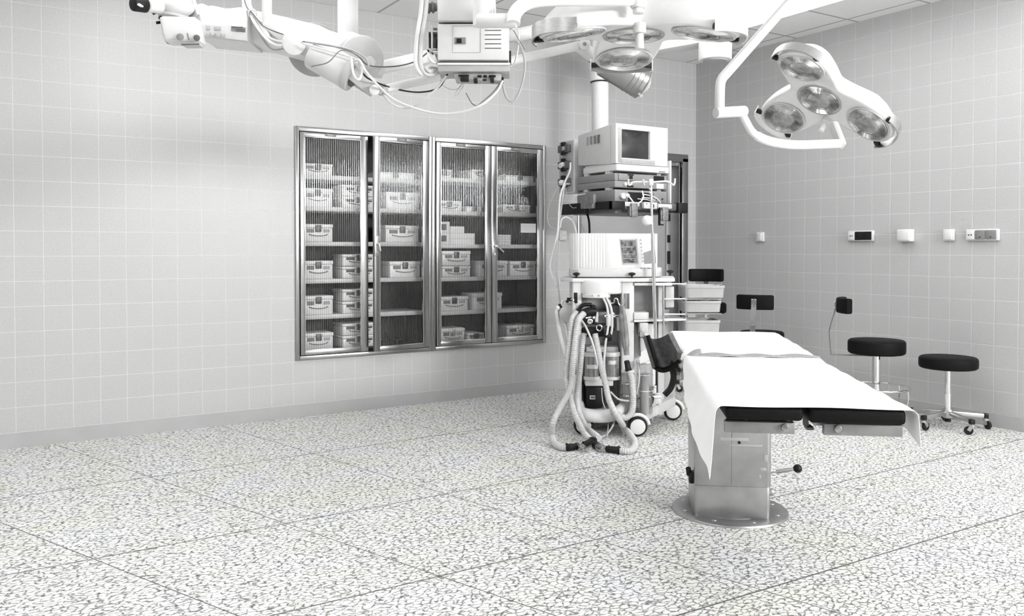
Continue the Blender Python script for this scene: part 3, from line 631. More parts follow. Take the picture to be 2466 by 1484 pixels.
mk('housing_rim', OFFW, lambda b: b.cyl(V.q(836, 175, -.265), V.q(851, 183, -.266), .057, n=40, bev=.002))
mk('motor_core', DGREY, lambda b: b.cyl(V.q(849, 182, -.266), V.q(856, 186, -.267), .037, n=30))
mk('bracket', OFFW, lambda b: (b.bar(V.q(848, 172, -.30), V.q(903, 215, -.30), .010, .055, bevel=.003), b.bar(V.q(848, 182, -.23), V.q(903, 217, -.23), .010, .055, bevel=.003)))
mk('elbow_joint', WHITE, lambda b: b.cyl(V.q(902, 217, -.33), V.q(902, 217, -.205), .0175, n=28, bev=.003))
mk('long_arm', WHITE, lambda b: (b.cyl(V.q(914, 217, -.265), V.q(1404, 108, .58), .0145, .020, 24)))
mk('arm_collar', LGREY, lambda b: b.cyl(V.q(915, 217, -.265), V.q(926, 214.5, -.25), .019, n=24))
hj = mk('head_joint', WHITE, lambda b: (b.cyl(V.q(1408, 106, .52), V.q(1408, 106, .65), .025, n=28, bev=.004), b.bar(V.q(1392, 108, .58), V.q(1432, 138, .62), .055, .045, bevel=.008)))
mk('joint_screw', MGREY, lambda b: b.cyl(V.q(1408, 106, .512), V.q(1408, 106, .525), .008, n=16), hj)
mk('joint_neck', STEEL, lambda b: b.cyl(V.q(1416, 124, .62), V.q(1446, 150, .68), .024, .033, 24))
mk('neck_band', BLACK, lambda b: b.cyl(V.q(1428, 135, .644), V.q(1432, 138, .652), .032, n=24))
cm_ = mk('camera_body', CAMM, lambda b: b.cyl(V.q(1456, 147, .72), V.q(1549, 202, .76), .070, .075, 48, .003))
for k in range(4):
    x = 1518 + k * 10; mk('camera_ring', CAMM, lambda b: b.torus(V.q(x, 183.7 + k * 5.9, .747 + k * .004), V.q(1549, 202, .76) - V.q(1456, 147, .72), .0742, .0016, 48, 6), cm_)
mk('camera_cap', OFFW, lambda b: b.cyl(V.q(1549, 202, .76), V.q(1560, 208.5, .766), .066, .030, 32, .004), cm_)
mk('camera_screw', CHROME, lambda b: b.cyl(V.q(1540, 226, .70), V.q(1545, 231, .69), .008, n=12), cm_)
for pts, r, m in (([(846, 150, -0.33), (865, 145, -0.35), (880, 170, -0.36), (905, 200, -0.36), (950, 240, -0.27), (1010, 264, -0.29), (1060, 274, -0.31), (1110, 270, -0.33), (1160, 252, -0.35), (1195, 222, -0.35), (1211, 194, -0.35)], .0040, WHITE),
                  ([(870, 160, -0.33), (878, 182, -0.33), (910, 200, -0.31), (960, 216, -0.21), (1010, 222, -0.25), (1055, 212, -0.30), (1078, 178, -0.33)], .0028, BLACK),
                  ([(920, 226, -0.21), (945, 250, -0.21), (975, 260, -0.20), (1005, 252, -0.25), (1050, 215, -0.30), (1075, 182, -0.33)], .0038, WHITE),
                  ([(730, 100, -0.31), (780, 108, -0.31), (830, 118, -0.31), (862, 135, -0.31), (890, 158, -0.27), (950, 160, -0.15), (1000, 148, -0.17), (1028, 128, -0.19)], .0024, DGREY),
                  ([(730, 104, -0.33), (790, 122, -0.33), (840, 136, -0.33), (868, 150, -0.33), (884, 180, -0.31), (892, 200, -0.30)], .0035, WHITE), ([(735, 100, -0.31), (800, 110, -0.33), (850, 122, -0.34), (880, 140, -0.34), (888, 160, -0.33)], .003, LGREY),
                  ([(750, 160, -0.31), (790, 150, -0.35), (820, 122, -0.35), (850, 128, -0.34), (870, 140, -0.34)], .002, MGREY), ([(846, 140, -0.34), (852, 180, -0.36), (864, 192, -0.36), (872, 176, -0.35), (870, 160, -0.34)], .004, WHITE)):
    mk('cable', m, lambda b: b.tube(V.qs(pts), r, 8, 8))

# ------------------------------------------------------------------ hanging equipment box
V = View(1140, 2.76)
t = thing('equipment_box', 'white vented electronics box hung under the ceiling on a grey tray with cables', 'equipment box', V.o, VYAW)
mk('box_case', WHITE, lambda b: V.pbox(b, 1054, 59, 1226, 147, 0, .17, .006))
bc = t.children[-1]
mk('front_panel_seam', LGREY, lambda b: [V.pbox(b, *r, -.0015, .001) for r in ((1090, 65, 1090.8, 128), (1157, 70, 1157.8, 128.5), (1090, 128, 1158, 128.8), (1090, 64.5, 1158, 65.2))], bc)
mk('indicator_window', MGREY, lambda b: V.pbox(b, 1095, 92, 1122, 108, -.003, .002, .001), bc)
mk('indicator', BLACK, lambda b: V.pbox(b, 1100, 95, 1112, 106, -.004, 0), bc)
for k in range(5): mk('vent_slot', DGREY, lambda b: V.pbox(b, 1168, 74.5 + k * 10.7, 1207, 76.5 + k * 10.7, -.0015, .002), bc)
mk('upper_case', WHITE, lambda b: V.pbox(b, 1054, -20, 1192, 52, -.01, .16, .006))
def f(b):
    q = V.q(1105, -10, .08); b.box((q.x - .04, q.y - .04, q.z), (q.x + .04, q.y + .04, CZ), .008); b.cyl((q.x, q.y, CZ - .03), (q.x, q.y, CZ), .10, n=32, bev=.008)
mk('ceiling_post', WHITE, f)
mk('gap_strip', DGREY, lambda b: V.pbox(b, 1058, 52, 1190, 59, .02, .15))
tr = mk('tray', LGREY, lambda b: V.pbox(b, 1055, 156, 1228, 174, -.02, .10, .004))
mk('tray_rail', WHITE, lambda b: V.pbox(b, 1054, 153, 1229, 158, -.026, -.016, .001), tr)
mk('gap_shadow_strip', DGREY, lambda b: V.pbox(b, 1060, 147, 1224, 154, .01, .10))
cn = mk('connector_panel', LGREY, lambda b: V.pbar(b, [(1090, 174), (1208, 174), (1206, 196), (1098, 195)], .0, .06, .003))
for x0, y0, x1, y1 in ((1104, 181, 1130, 184), (1109, 184, 1129, 196), (1141, 189, 1150, 200), (1150, 182, 1160, 186), (1164, 182, 1173, 186), (1177, 182, 1194, 186), (1181, 186, 1190, 199), (1162, 192, 1172, 194)): mk('connector', BLACK, lambda b: V.pbox(b, x0, y0, x1, y1, -.014, .01, .002), cn)
mk('side_bracket', WHITE, lambda b: (V.pbox(b, 1039, 64, 1043, 128, .02, .06), V.pbox(b, 1029, 76, 1033, 122, .02, .06), V.pbox(b, 1029, 76, 1054, 79, .02, .05), V.pbox(b, 1029, 119, 1054, 122, .02, .05), V.pbox(b, 1040, 124, 1056, 128, .02, .05)))
mk('side_electronics', MGREY, lambda b: (V.pbox(b, 1044, 70, 1054, 124, .05, .2), V.pbox(b, 1034, 82, 1039, 118, .05, .12)))
mk('side_socket', BLACK, lambda b: (V.pbox(b, 1050, 96, 1055, 110, .02, .06, .002), V.pbox(b, 1049, 114, 1055, 124, .02, .06, .002), V.pbox(b, 1225, 124, 1231, 150, .04, .1, .002)))
mk('hose_coupling', DGREY, lambda b: (b.cyl(V.q(1018, 20, .0), V.q(1052, 17, 0), .014, n=20, bev=.004), b.torus(V.q(1032, 19, 0), (1, 0, .1), .015, .004), b.torus(V.q(1042, 18, 0), (1, 0, .1), .015, .004), b.bar(V.q(1020, 20, -.01), V.q(1024, 36, -.01), .012, .01)))
for x in (1016, 1027): mk('white_hose', HOSEM if x > 1020 else WHITE, lambda b: b.tube(V.qs([(x + 1, -10, -.02), (x - 2, 30, -.02), (x - 10, 80, -.02), (x - 14, 120, -.02), (x - 14, 155, -.02), (x - 4, 176, -.02), (x + 16, 178, 0), (x + 40, 166, .03), (1062, 158, .06)]), .0075, 12, 8))
for pts, r, m in (([(1226, 100, .05), (1250, 105, .03), (1264, 150, .02), (1258, 200, .02), (1240, 242, .02), (1222, 238, .02), (1212, 210, .02), (1211, 192, .03)], .004, LGREY), ([(1211, 190, .03), (1195, 215, .04), (1165, 250, .04), (1140, 252, .05), (1122, 224, .05)], .002, MGREY),
                  ([(1211, 192, .03), (1185, 225, .03), (1150, 255, .03)], .0025, MGREY), ([(1234, 70, .05), (1248, 72, .05), (1248, 110, .05), (1240, 150, .05), (1228, 160, .05)], .003, WHITE), ([(1236, 72, .06), (1252, 100, .04), (1264, 120, .03)], .0015, MGREY),
                  ([(1062, 166, .04), (1040, 160, 0), (1026, 164, -.02), (1036, 172, -.02), (1060, 165, .04)], .006, HOSEM), ([(1036, 128, .02), (1034, 140, 0), (1044, 150, 0), (1062, 152, .04)], .005, WHITE), ([(1062, 172, .04), (1040, 182, .02), (1030, 180, 0), (1045, 166, 0)], .006, HOSEM),
                  ([(1063, 186, .08), (1062, 200, .06), (1080, 214, .06), (1100, 215, .06), (1112, 204, .06), (1126, 196, .06)], .0013, OFFW), ([(1112, 204, .06), (1096, 226, .06), (1100, 230, .06), (1118, 204, .06)], .0013, OFFW)):
    mk('cable', m, lambda b: b.tube(V.qs(pts), r, 8, 8))
mk('cable_clip', BLACK, lambda b: V.pbox(b, 1208, 187, 1213, 201, .02, .04, .001))

# ------------------------------------------------------------------ ceiling pendant with monitor shelf (aligned with the room)
PX_, PY_ = 4.08, 5.20
t = thing('equipment_pendant', 'white ceiling pendant column carrying a black-edged equipment shelf and socket panel', 'pendant', (PX_, PY_, 0))
def mw(name, m, fn, parent=None, ang=38):
    b = MB(); fn(b); return b.build(name, m, parent or t, ang)
pe = P(1722, 122, 5.9)
mw('column', WHITE, lambda b: b.cyl((PX_, PY_, 1.455), (PX_, PY_, 2.56), .066, n=40))
mw('sleeve', WHITE, lambda b: (b.cyl((PX_, PY_, 2.50), (PX_, PY_, 2.86), .092, n=44, bev=.006)))
mw('sleeve_gap', BLACK, lambda b: b.torus((PX_, PY_, 2.498), (0, 0, 1), .070, .006, 40, 8))
mw('pendant_arm', WHITE, lambda b: b.bar((PX_, PY_, 2.72), (pe.x, pe.y, 2.72), .17, .16, bevel=.02))
mw('arm_hub', WHITE, lambda b: (b.cyl((pe.x, pe.y, 2.52), (pe.x, pe.y, 2.82), .115, n=44, bev=.012), b.cyl((pe.x, pe.y, 2.82), (pe.x, pe.y, CZ), .08, n=36), b.cyl((pe.x, pe.y, CZ - .03), (pe.x, pe.y, CZ), .15, n=36, bev=.006)))
mw('hub_cover', LGREY, lambda b: b.cyl((pe.x, pe.y, 2.512), (pe.x, pe.y, 2.522), .085, n=36))
SX0, SX1, SY0, SY1, SZ = 3.70, 4.30, 4.57, 5.12, 1.49
mw('shelf', MGREY, lambda b: (b.box((SX0, SY0, SZ - .02), (SX1, SY1, SZ), .004), b.box((SX0 + .06, SY0 + .05, SZ - .045), (SX1 - .02, SY1, SZ - .02), .004), b.box((PX_ - .05, SY1 - .02, SZ - .04), (PX_ + .05, PY_, SZ - .01), .004)))
for nm, a, c, m in (('bumper', (SX0 - .045, SY0 + .27, SZ - .045), (SX0, SY1 + .02, SZ + .035), BLACK), ('bumper', (SX0 - .03, SY0 - .03, SZ - .025), (SX0 + .01, SY0 + .22, SZ + .035), BLACK), ('bumper', (SX0 - .03, SY0 - .032, SZ - .025), (SX0 + .085, SY0 + .01, SZ + .035), BLACK), ('bumper', (SX1 - .01, SY0 - .03, SZ - .035), (SX1 + .085, SY0 + .03, SZ + .04), BLACK),
                    ('front_rail', (SX0 + .08, SY0 - .012, SZ - .035), (SX1, SY0 + .005, SZ - .022), BLACK), ('front_rail', (SX0 + .08, SY0 - .006, SZ - .02), (SX1 + .02, SY0 + .008, SZ + .034), DGREY),
                    ('rail_strip', (SX0 + .09, SY0 - .022, SZ + .0), (SX0 + .225, SY0 - .008, SZ + .032), OFFW), ('rail_strip', (SX0 + .40, SY0 - .022, SZ - .008), (SX0 + .535, SY0 - .008, SZ + .026), OFFW)):
    mw(nm, m, lambda b: b.box(a, c, .006))
mw('outlet_box', OFFW, lambda b: b.box((SX0 + .25, SY0 - .04, SZ - .012), (SX0 + .375, SY0 - .008, SZ + .034), .003))
ob = t.children[-1]
mw('outlet_key', BLACK, lambda b: (b.box((SX0 + .335, SY0 - .042, SZ - .005), (SX0 + .343, SY0 - .038, SZ + .02)), b.box((SX0 + .27, SY0 - .042, SZ + .018), (SX0 + .278, SY0 - .038, SZ + .024))), ob)
for x, y, dz, m in ((SX0 + .135, SY0 - .045, 0, CLAMPG), (SX0 + .425, SY0 - .045, -.02, CLAMPG)):
    mw('rail_clamp', m, lambda b: (b.box((x, y, SZ - .075 + dz), (x + .055, y + .03, SZ + .022 + dz), .005), b.box((x - .012, y + .008, SZ - .07 + dz), (x, y + .04, SZ - .0 + dz), .002)))
mw('rail_clamp', CLAMPG, lambda b: (b.box((SX0 - .06, SY0 + .16, SZ - .01), (SX0 - .02, SY0 + .30, SZ + .09), .006), b.box((SX0 - .07, SY0 + .13, SZ + .02), (SX0 - .055, SY0 + .20, SZ + .09), .004)))
mw('hanging_hook', BLACK, lambda b: (b.box((SX0 + .405, SY0 - .03, SZ - .12), (SX0 + .415, SY0 - .015, SZ - .0)), b.box((SX0 + .405, SY0 - .03, SZ - .13), (SX0 + .445, SY0 - .015, SZ - .12))))
QX0, QX1, QY0, QY1, QZ0, QZ1 = 3.757, 3.84, 5.10, 5.30, 1.615, 2.018
mw('socket_panel', WHITE, lambda b: (b.box((QX0, QY0, QZ0), (QX1, QY1, QZ1), .003), b.box((QX1, QY0 + .05, QZ0 + .02), (PX_, QY1 - .02, QZ1 - .05), .004)))
sp = t.children[-1]
mw('socket_face', LGREY, lambda b: b.box((QX0 - .003, QY0 + .012, QZ0 + .008), (QX0 + .002, QY1 - .008, QZ1 - .008), .001), sp)
for z in (1.955, 1.83, 1.70):
    so = mw('power_socket', DGREY, lambda b: (b.cyl((QX0 - .03, 5.20, z), (QX0, 5.20, z), .038, n=28, bev=.004), b.box((QX0 - .035, 5.135, z - .028), (QX0 - .005, 5.27, z + .028), .004)))
    mw('socket_latch', BLACK, lambda b: (b.box((QX0 - .045, 5.18, z + .02), (QX0 - .02, 5.22, z + .05), .005), b.box((QX0 - .045, 5.18, z - .05), (QX0 - .02, 5.22, z - .02), .005)), so)
    mw('socket_core', LGREY, lambda b: b.cyl((QX0 - .042, 5.19, z), (QX0 - .03, 5.19, z), .016, n=18), so)
mw('rear_plate', WHITE, lambda b: b.box((4.262, SY0 + .03, SZ), (4.275, SY0 + .22, 1.84), .002))
for pts, r, m in (([P(1374, 392, 6.25), P(1372, 412, 6.2), P(1360, 440, 6.2), P(1350, 470, 6.15), P(1346, 510, 6.1), P(1343, 560, 6.05), P(1331, 610, 6.0), P(1325, 640, 5.9), P(1330, 665, 5.85), P(1342, 690, 5.8)], .007, WHITE), ([P(1372, 443, 6.25), P(1360, 448, 6.2), P(1352, 500, 6.15), P(1346, 548, 6.1), P(1341, 600, 6.0), P(1338, 640, 5.9), P(1344, 690, 5.8), P(1348, 735, 5.75)], .006, OFFW),
                  ([P(1345, 445, 6.3), P(1325, 490, 6.3), P(1318, 520, 6.3), P(1325, 545, 6.25), P(1344, 552, 6.2)], .0025, OFFW), ([P(1362, 452, 6.2), P(1368, 485, 6.15), P(1378, 500, 6.1), P(1388, 500, 6.05)], .0022, LGREY),
                  ([P(1349, 548, 6.1), P(1352, 530, 6.1), P(1363, 523, 6.1), P(1376, 530, 6.1), P(1384, 545, 6.0), P(1388, 562, 5.9)], .006, WHITE), ([P(1410, 505, 6.2), P(1418, 530, 6.1), P(1420, 565, 5.95)], .008, BLACK), ([P(1396, 530, 6.2), P(1410, 565, 5.95)], .003, LGREY)):
    mw('cable', m, lambda b: b.tube(pts, r, 8, 8))
mw('plug', WHITE, lambda b: (b.cyl((QX0 - .07, 5.19, 1.82), (QX0 - .03, 5.2, 1.84), .018, n=16), b.sphere((QX0 - .05, 5.2, 1.695), .022)))

# monitor and the two consoles beneath it
MX0, MX1, MY0, MY1 = 3.757, 4.247, 4.61, 5.03
t = thing('crt_monitor', 'pale boxy tube monitor with dark screen on the pendant shelf stack', 'monitor', ((MX0 + MX1) / 2, (MY0 + MY1) / 2, 1.745))
def f(b):
    fz0, fz1, bz0, bz1 = 1.795, 2.078, 1.81, 2.035
    b.hexa([(MX0, MY0 + .06, fz0), (MX1, MY0 + .06, fz0), (MX1 - .04, MY1, bz0), (MX0 - .02, MY1, bz0), (MX0, MY0 + .06, fz1), (MX1, MY0 + .06, fz1), (MX1 - .04, MY1, bz1), (MX0 - .02, MY1, bz1)], .006)
mw('cabinet', OFFW, f)
mc = t.children[-1]
sx0, sx1, sz0, sz1 = MX0 + .055, MX0 + .32, 1.838, 2.04
mw('bezel', WHITE, lambda b: [b.box(a, c, .004) for a, c in (((MX0, MY0, 1.795), (sx0, MY0 + .06, 2.078)), ((sx1, MY0, 1.795), (MX1, MY0 + .06, 2.078)), ((sx0, MY0, 1.795), (sx1, MY0 + .06, sz0)), ((sx0, MY0, sz1), (sx1, MY0 + .06, 2.078)))])
mw('bezel_band', LGREY, lambda b: [b.box(a, c, .001) for a, c in (((MX0 + .02, MY0 - .002, 1.80), (sx0 - .006, MY0 + .002, 2.05)), ((sx0 - .01, MY0 - .002, 1.80), (sx1 + .045, MY0 + .002, sz0 - .006)))])
mw('screen', SCREEN, lambda b: b.grid(lambda u, v: (sx0 + (sx1 - sx0) * u, MY0 + .026 - .012 * (1 - (2 * u - 1) ** 2) * (1 - (2 * v - 1) ** 2), sz0 + (sz1 - sz0) * v), 14, 10, .004))
for k in range(9): mw('button', WHITE, lambda b: b.box((MX0 + .07 + k * .026, MY0 - .005, 1.811), (MX0 + .077 + k * .026, MY0, 1.816), .001))
for c in range(5):
    mw('vent_grille', MGREY, lambda b: [b.box((MX0 - .0145, MY0 + .17 + c * .042, 1.955 + r * .008 - c * .001), (MX0 - .006, MY0 + .198 + c * .042, 1.959 + r * .008 - c * .001)) for r in range(8)], mc)
mw('stand', WHITE, lambda b: (b.box((MX0 + .004, MY0 - .004, 1.745), (MX1 + .01, MY1 - .03, 1.792), .008), b.box((MX0 + .01, MY0 + .05, 1.788), (MX1 - .06, MY1 - .05, 1.802))))
mw('badge', DGREY, lambda b: b.box((MX1 - .09, MY0 - .006, 1.752), (MX1 - .03, MY0 - .003, 1.757)))
t = thing('video_console', 'upper grey double-deck console directly beneath the tube monitor', 'console', (4.0, 4.8, 1.625), 0, 'grey consoles on the pendant shelf')
mw('case', CONG, lambda b: (b.box((MX0, MY0 + .01, 1.628), (MX1, MY1 + .03, 1.675), .003), b.box((MX0, MY0 + .01, 1.677), (MX1, MY1 + .03, 1.728), .003)))
mw('foot', OFFW, lambda b: [b.box((MX0 + x, MY0 + y, 1.727), (MX0 + x + .04, MY0 + y + .04, 1.7449)) for x, y in ((.0, .08), (.0, .33), (.43, .33), (.42, .04))])
mw('deck_panel', CONG, lambda b: b.box((MX0 + .03, MY0 + .002, 1.68), (MX1 - .01, MY0 + .011, 1.725), .002))
dp = t.children[-1]
mw('cassette_slot', BLACK, lambda b: b.box((MX0 + .355, MY0 - .0005, 1.686), (MX0 + .455, MY0 + .004, 1.722)), dp)
mw('control_strip', BLACK, lambda b: b.box((MX0 + .11, MY0 - .003, 1.715), (MX0 + .165, MY0 + .003, 1.724), .002), dp)
mw('control_pad', BLACK, lambda b: b.box((MX0 + .125, MY0 - .002, 1.69), (MX0 + .155, MY0 + .003, 1.713), .002), dp)
mw('lower_knob', BLACK, lambda b: b.box((MX0 + .11, MY0 + .004, 1.632), (MX0 + .17, MY0 + .012, 1.645), .004))
mw('knob', WHITE, lambda b: b.cyl((MX0 + .085, MY0 - .012, 1.652), (MX0 + .085, MY0 + .01, 1.652), .013, n=18, bev=.003))
mw('label_sticker', WHITE, lambda b: b.box((MX0 + .385, MY0 + .005, 1.632), (MX0 + .455, MY0 + .011, 1.668)))
t = thing('video_console', 'lower grey console standing on the pendant shelf with cables across its dark opening', 'console', (4.0, 4.8, SZ), 0, 'grey consoles on the pendant shelf')
mw('case', CONG, lambda b: b.box((MX0, MY0 + .01, 1.522), (MX1, MY1 + .03, 1.612), .003))
mw('foot', OFFW, lambda b: [b.box((MX0 + x, MY0 + y, a), (MX0 + x + .04, MY0 + y + .04, c)) for x, y in ((.0, .08), (.0, .33), (.43, .33), (.42, .04)) for a, c in ((1.611, 1.6279), (SZ, 1.523))])
mw('recess', BLACK, lambda b: b.box((MX0 + .12, MY0 + .006, 1.525), (MX0 + .34, MY0 + .0115, 1.597)))
mw('front_plate', MGREY, lambda b: b.box((MX0 + .36, MY0 + .003, 1.53), (MX0 + .47, MY0 + .0115, 1.60), .004))
for x in (.385, .44): mw('jack', BLACK, lambda b: b.cyl((MX0 + x, MY0 + .0005, 1.555), (MX0 + x, MY0 + .004, 1.555), .007, n=14))
mw('plug', WHITE, lambda b: (b.cyl((MX0 + .06, MY0 - .02, 1.565), (MX0 + .06, MY0 + .01, 1.565), .022, n=20, bev=.004), b.cyl((MX0 + .09, MY0 - .03, 1.568), (MX0 + .09, MY0 + .01, 1.568), .016, n=18, bev=.004)))
for pts, r in (([(MX0 + .09, MY0 - .03, 1.568), (MX0 + .10, MY0 - .05, 1.54), (MX0 + .13, MY0 - .05, 1.515), (MX0 + .18, MY0 - .05, 1.522), (MX0 + .22, MY0 - .04, 1.56), (MX0 + .235, MY0 - .01, 1.608)], .0055), ([(MX0 + .25, MY0 + 0, 1.585), (MX0 + .32, MY0 - .03, 1.57), (MX0 + .37, MY0 - .04, 1.54), (MX0 + .40, MY0 - .04, 1.50)], .004),
               ([(MX0 + .24, MY0 + 0, 1.56), (MX0 + .30, MY0 - .03, 1.555), (MX0 + .35, MY0 - .02, 1.54)], .004), ([(MX0 + .20, MY0 + 0, 1.55), (MX0 + .27, MY0 - .02, 1.545), (MX0 + .34, MY0 - .02, 1.535)], .004), ([(MX0 - .0, MY0 + .35, 1.60), (MX0 - .06, MY0 + .40, 1.58), (MX0 - .08, MY0 + .42, 1.52)], .004), ([(MX0 - .0, MY0 + .33, 1.57), (MX0 - .06, MY0 + .36, 1.51)], .006)):
    mw('cable', WHITE, lambda b: b.tube(pts, r, 8, 6))
# ------------------------------------------------------------------ anaesthesia trolley with ventilator
V = View(1490, 5.4)
t = thing('anaesthesia_machine', 'white wheeled anaesthesia trolley with ventilator unit, corrugated hoses and clear jars', 'anaesthesia machine', V.o, VYAW)
def fl(px, py, h):                                        # a pixel of something lying h above the floor
    return V.I @ on_plane(px, py, 2, h)
X = lambda px, dy=0: V.q(px, 700, dy).x
Zq = lambda py, dy=0: V.q(1490, py, dy).z
# ventilator head unit
def vent(b):
    out = []
    L_ = [(X(1382, .32), .36), (X(1371, .14), .12), (X(1372, .08), .075), (X(1378, .045), .045), (X(1388, .02), .02), (X(1402), .006), (X(1430), -.002), (X(1460), -.004), (X(1480), 0)]
    for i, (p, q) in enumerate(zip(L_, L_[1:])):
        n = max(2, int(math.hypot(q[0] - p[0], q[1] - p[1]) / .0085)) if 0 < i < 7 else 1
        for k in range(n):
            u = k / n; o = (.0035 if (len(out) % 2) else 0) if 0 < i < 7 else 0
            out.append((p[0] + (q[0] - p[0]) * u, p[1] + (q[1] - p[1]) * u + o))
    out += [(X(1480), 0), (X(1583, .13), .13), (X(1583, .36), .36)]
    z0, z1 = Zq(648), Zq(562); b.prism(out, None, lambda u, v, k: (u, v, z0 if k == 0 else z1), .003)
vt = mk('ventilator_case', WHITE, vent, t, 30)
mk('ventilator_base', OFFW, lambda b: b.prism([(X(1384, .32), .37), (X(1370, .1), .10), (X(1376, .02), .03), (X(1392), -.008), (X(1480), -.012), (X(1540, .02), .01), (X(1590, .08), .07), (X(1594, .14), .14), (X(1594, .36), .37)], None, lambda u, v, k: (u, v, Zq(668) if k == 0 else Zq(646)), .012, 3))
fd = lambda px: (px - 1480) / 103 * .13
def facet(b, pts, off, th):
    P0 = [V.q(x, y, fd(x) - off) for x, y in pts]; P1 = [V.q(x, y, fd(x) - off + th) for x, y in pts]
    b.hexa([P0[0], P0[1], P1[1], P1[0], P0[3], P0[2], P1[2], P1[3]])
mk('screen_bezel', LGREY, lambda b: facet(b, [(1499, 638), (1538, 636), (1534, 575), (1491, 576)], .004, .012))
vb = t.children[-1]
mk('screen', UISCREEN, lambda b: facet(b, [(1501, 634), (1535, 633), (1531, 579), (1494, 579)], .006, .004), vb)
mk('screen_text_line', LGREY, lambda b: [facet(b, [(x0, y + 1.3), (x1, y + 1.3), (x1, y), (x0, y)], .0075, .002) for x0, x1, y in ((1497, 1502, 590), (1496, 1526, 594.5), (1499, 1528, 611), (1500, 1530, 622), (1517, 1523, 625), (1526, 1532, 626))], vb)
mk('side_panel', MGREY, lambda b: facet(b, [(1552, 636), (1580, 634), (1575, 575), (1546, 575)], .002, .006))
for k in range(7): mk('soft_key', LGREY, lambda b: facet(b, [(1540 + k, 581 + k * 8.5), (1545 + k, 581 + k * 8.5), (1545 + k, 576 + k * 8.5), (1540 + k, 576 + k * 8.5)], .004, .006))
for k in range(8): mk('keypad_key', MGREY, lambda b: b.box((X(1541 + (k % 4) * 9, .03), .015 + (k // 4) * .02, Zq(646.5)), (X(1547 + (k % 4) * 9, .03), .027 + (k // 4) * .02, Zq(645.2)), .001))
# tray top, knobs
mk('top_plate', WHITE, lambda b: (b.prism([(X(1360, .4), .44), (X(1350, .1), .1), (X(1378), -.02), (X(1520), -.03), (X(1612), -.012), (X(1624, .05), .03), (X(1624, .4), .44)], None, lambda u, v, k: (u, v, Zq(679) if k == 0 else Zq(670)), .004), b.box((X(1527), -.015, Zq(688)), (X(1618), .40, Zq(681)), .003)))
for x, y, dy in ((1388, 670, -.01), (1522, 670, -.022), (1614, 664, .02)):
    mk('wing_knob', BLACK, lambda b: (b.cyl(V.q(x, y, dy), V.q(x, y - 8, dy), .006, n=14), b.lathe([(0, 0), (.014, .001), (.024, .010), (.021, .017), (.008, .021), (0, .022)], V.q(x, y - 6, dy), (0, 0, 1), 24)))
# front body
mk('front_post', WHITE, lambda b: V.pbox(b, 1379, 673, 1402, 1000, .0, .30, .012, 3))
fp = t.children[-1]
mk('slot', BLACK, lambda b: (V.pbox(b, 1382, 705, 1391, 731, -.002, .01, .002), V.pbox(b, 1383, 866, 1388, 903, -.002, .01, .001)), fp)
mk('front_post', WHITE, lambda b: V.pbox(b, 1497, 673, 1528, 985, .0, .30, .012, 3))
fp = t.children[-1]
mk('slot', DGREY, lambda b: V.pbox(b, 1511, 707, 1516, 744, -.002, .01, .001), fp); mk('slot_plate', MGREY, lambda b: V.pbox(b, 1502, 707, 1511, 744, -.0015, .01, .001), fp)
mk('back_panel', OFFW, lambda b: (V.pbox(b, 1400, 690, 1500, 1000, .20, .24), V.pbox(b, 1528, 690, 1600, 1000, .26, .32)))
mk('hood', WHITE, lambda b: b.prism([(X(1396), .06), (X(1398), .0), (X(1412), -.05), (X(1438), -.075), (X(1465), -.07), (X(1490), -.03), (X(1500), .02), (X(1500), .06)], None, lambda u, v, k: (u, v, Zq(708) if k == 0 else Zq(675)), .012, 3))
mk('hood_ring', WHITE, lambda b: b.cyl(V.q(1436, 717, -.005), V.q(1436, 706, -.005), .090, n=40, bev=.004))
hr_ = t.children[-1]
for x in (1426, 1443): mk('hole', LGREY, lambda b: b.cyl(V.q(x, 712, -.105), V.q(x, 712, -.085), .006, n=14), hr_)
mk('bumper', WHITE, lambda b: b.tube(V.qs([(1392, 975, .05), (1397, 992, -.02), (1415, 1000, -.075), (1448, 1003, -.09), (1480, 998, -.07), (1500, 985, -.02)]), .042, 18, 8))
mk('base_frame', OFFW, lambda b: (V.pbox(b, 1392, 985, 1500, 1012, .02, .36, .012), V.pbox(b, 1500, 985, 1562, 1008, .0, .40, .012), b.bar(V.q(1540, 1000, 0), V.q(1612, 965, .38), .10, .07, bevel=.012)))
mk('undertray', DGREY, lambda b: V.pbox(b, 1415, 1010, 1520, 1024, .06, .3))
for x, y, dy in ((1535, 1028, None), (1405, 1024, None), (1620, 989, None)):
    R_ = .0635; q = fl(x, y + 23, 0); c = Vector((q.x, q.y, R_))
    w = mk('wheel', RUBBER, lambda b: b.lathe([(0, -.018), (R_ * .8, -.018), (R_ * .94, -.014), (R_, -.006), (R_, .006), (R_ * .94, .014), (R_ * .8, .018), (0, .018)], c, (0, 1, 0), 40))
    mk('wheel_cap', WHITE, lambda b: b.lathe([(0, .026), (R_ * .5, .0255), (R_ * .74, .022), (R_ * .78, .016), (R_ * .78, .01)], c, (0, -1, 0), 40), w)
    mk('wheel_guard', WHITE, lambda b: b.tube([c + Vector((math.cos(a) * R_ * 1.16, .004, math.sin(a) * R_ * 1.16)) for a in [PI * (.05 + .6 * k / 9) for k in range(10)]], .012, 8, 2), w)
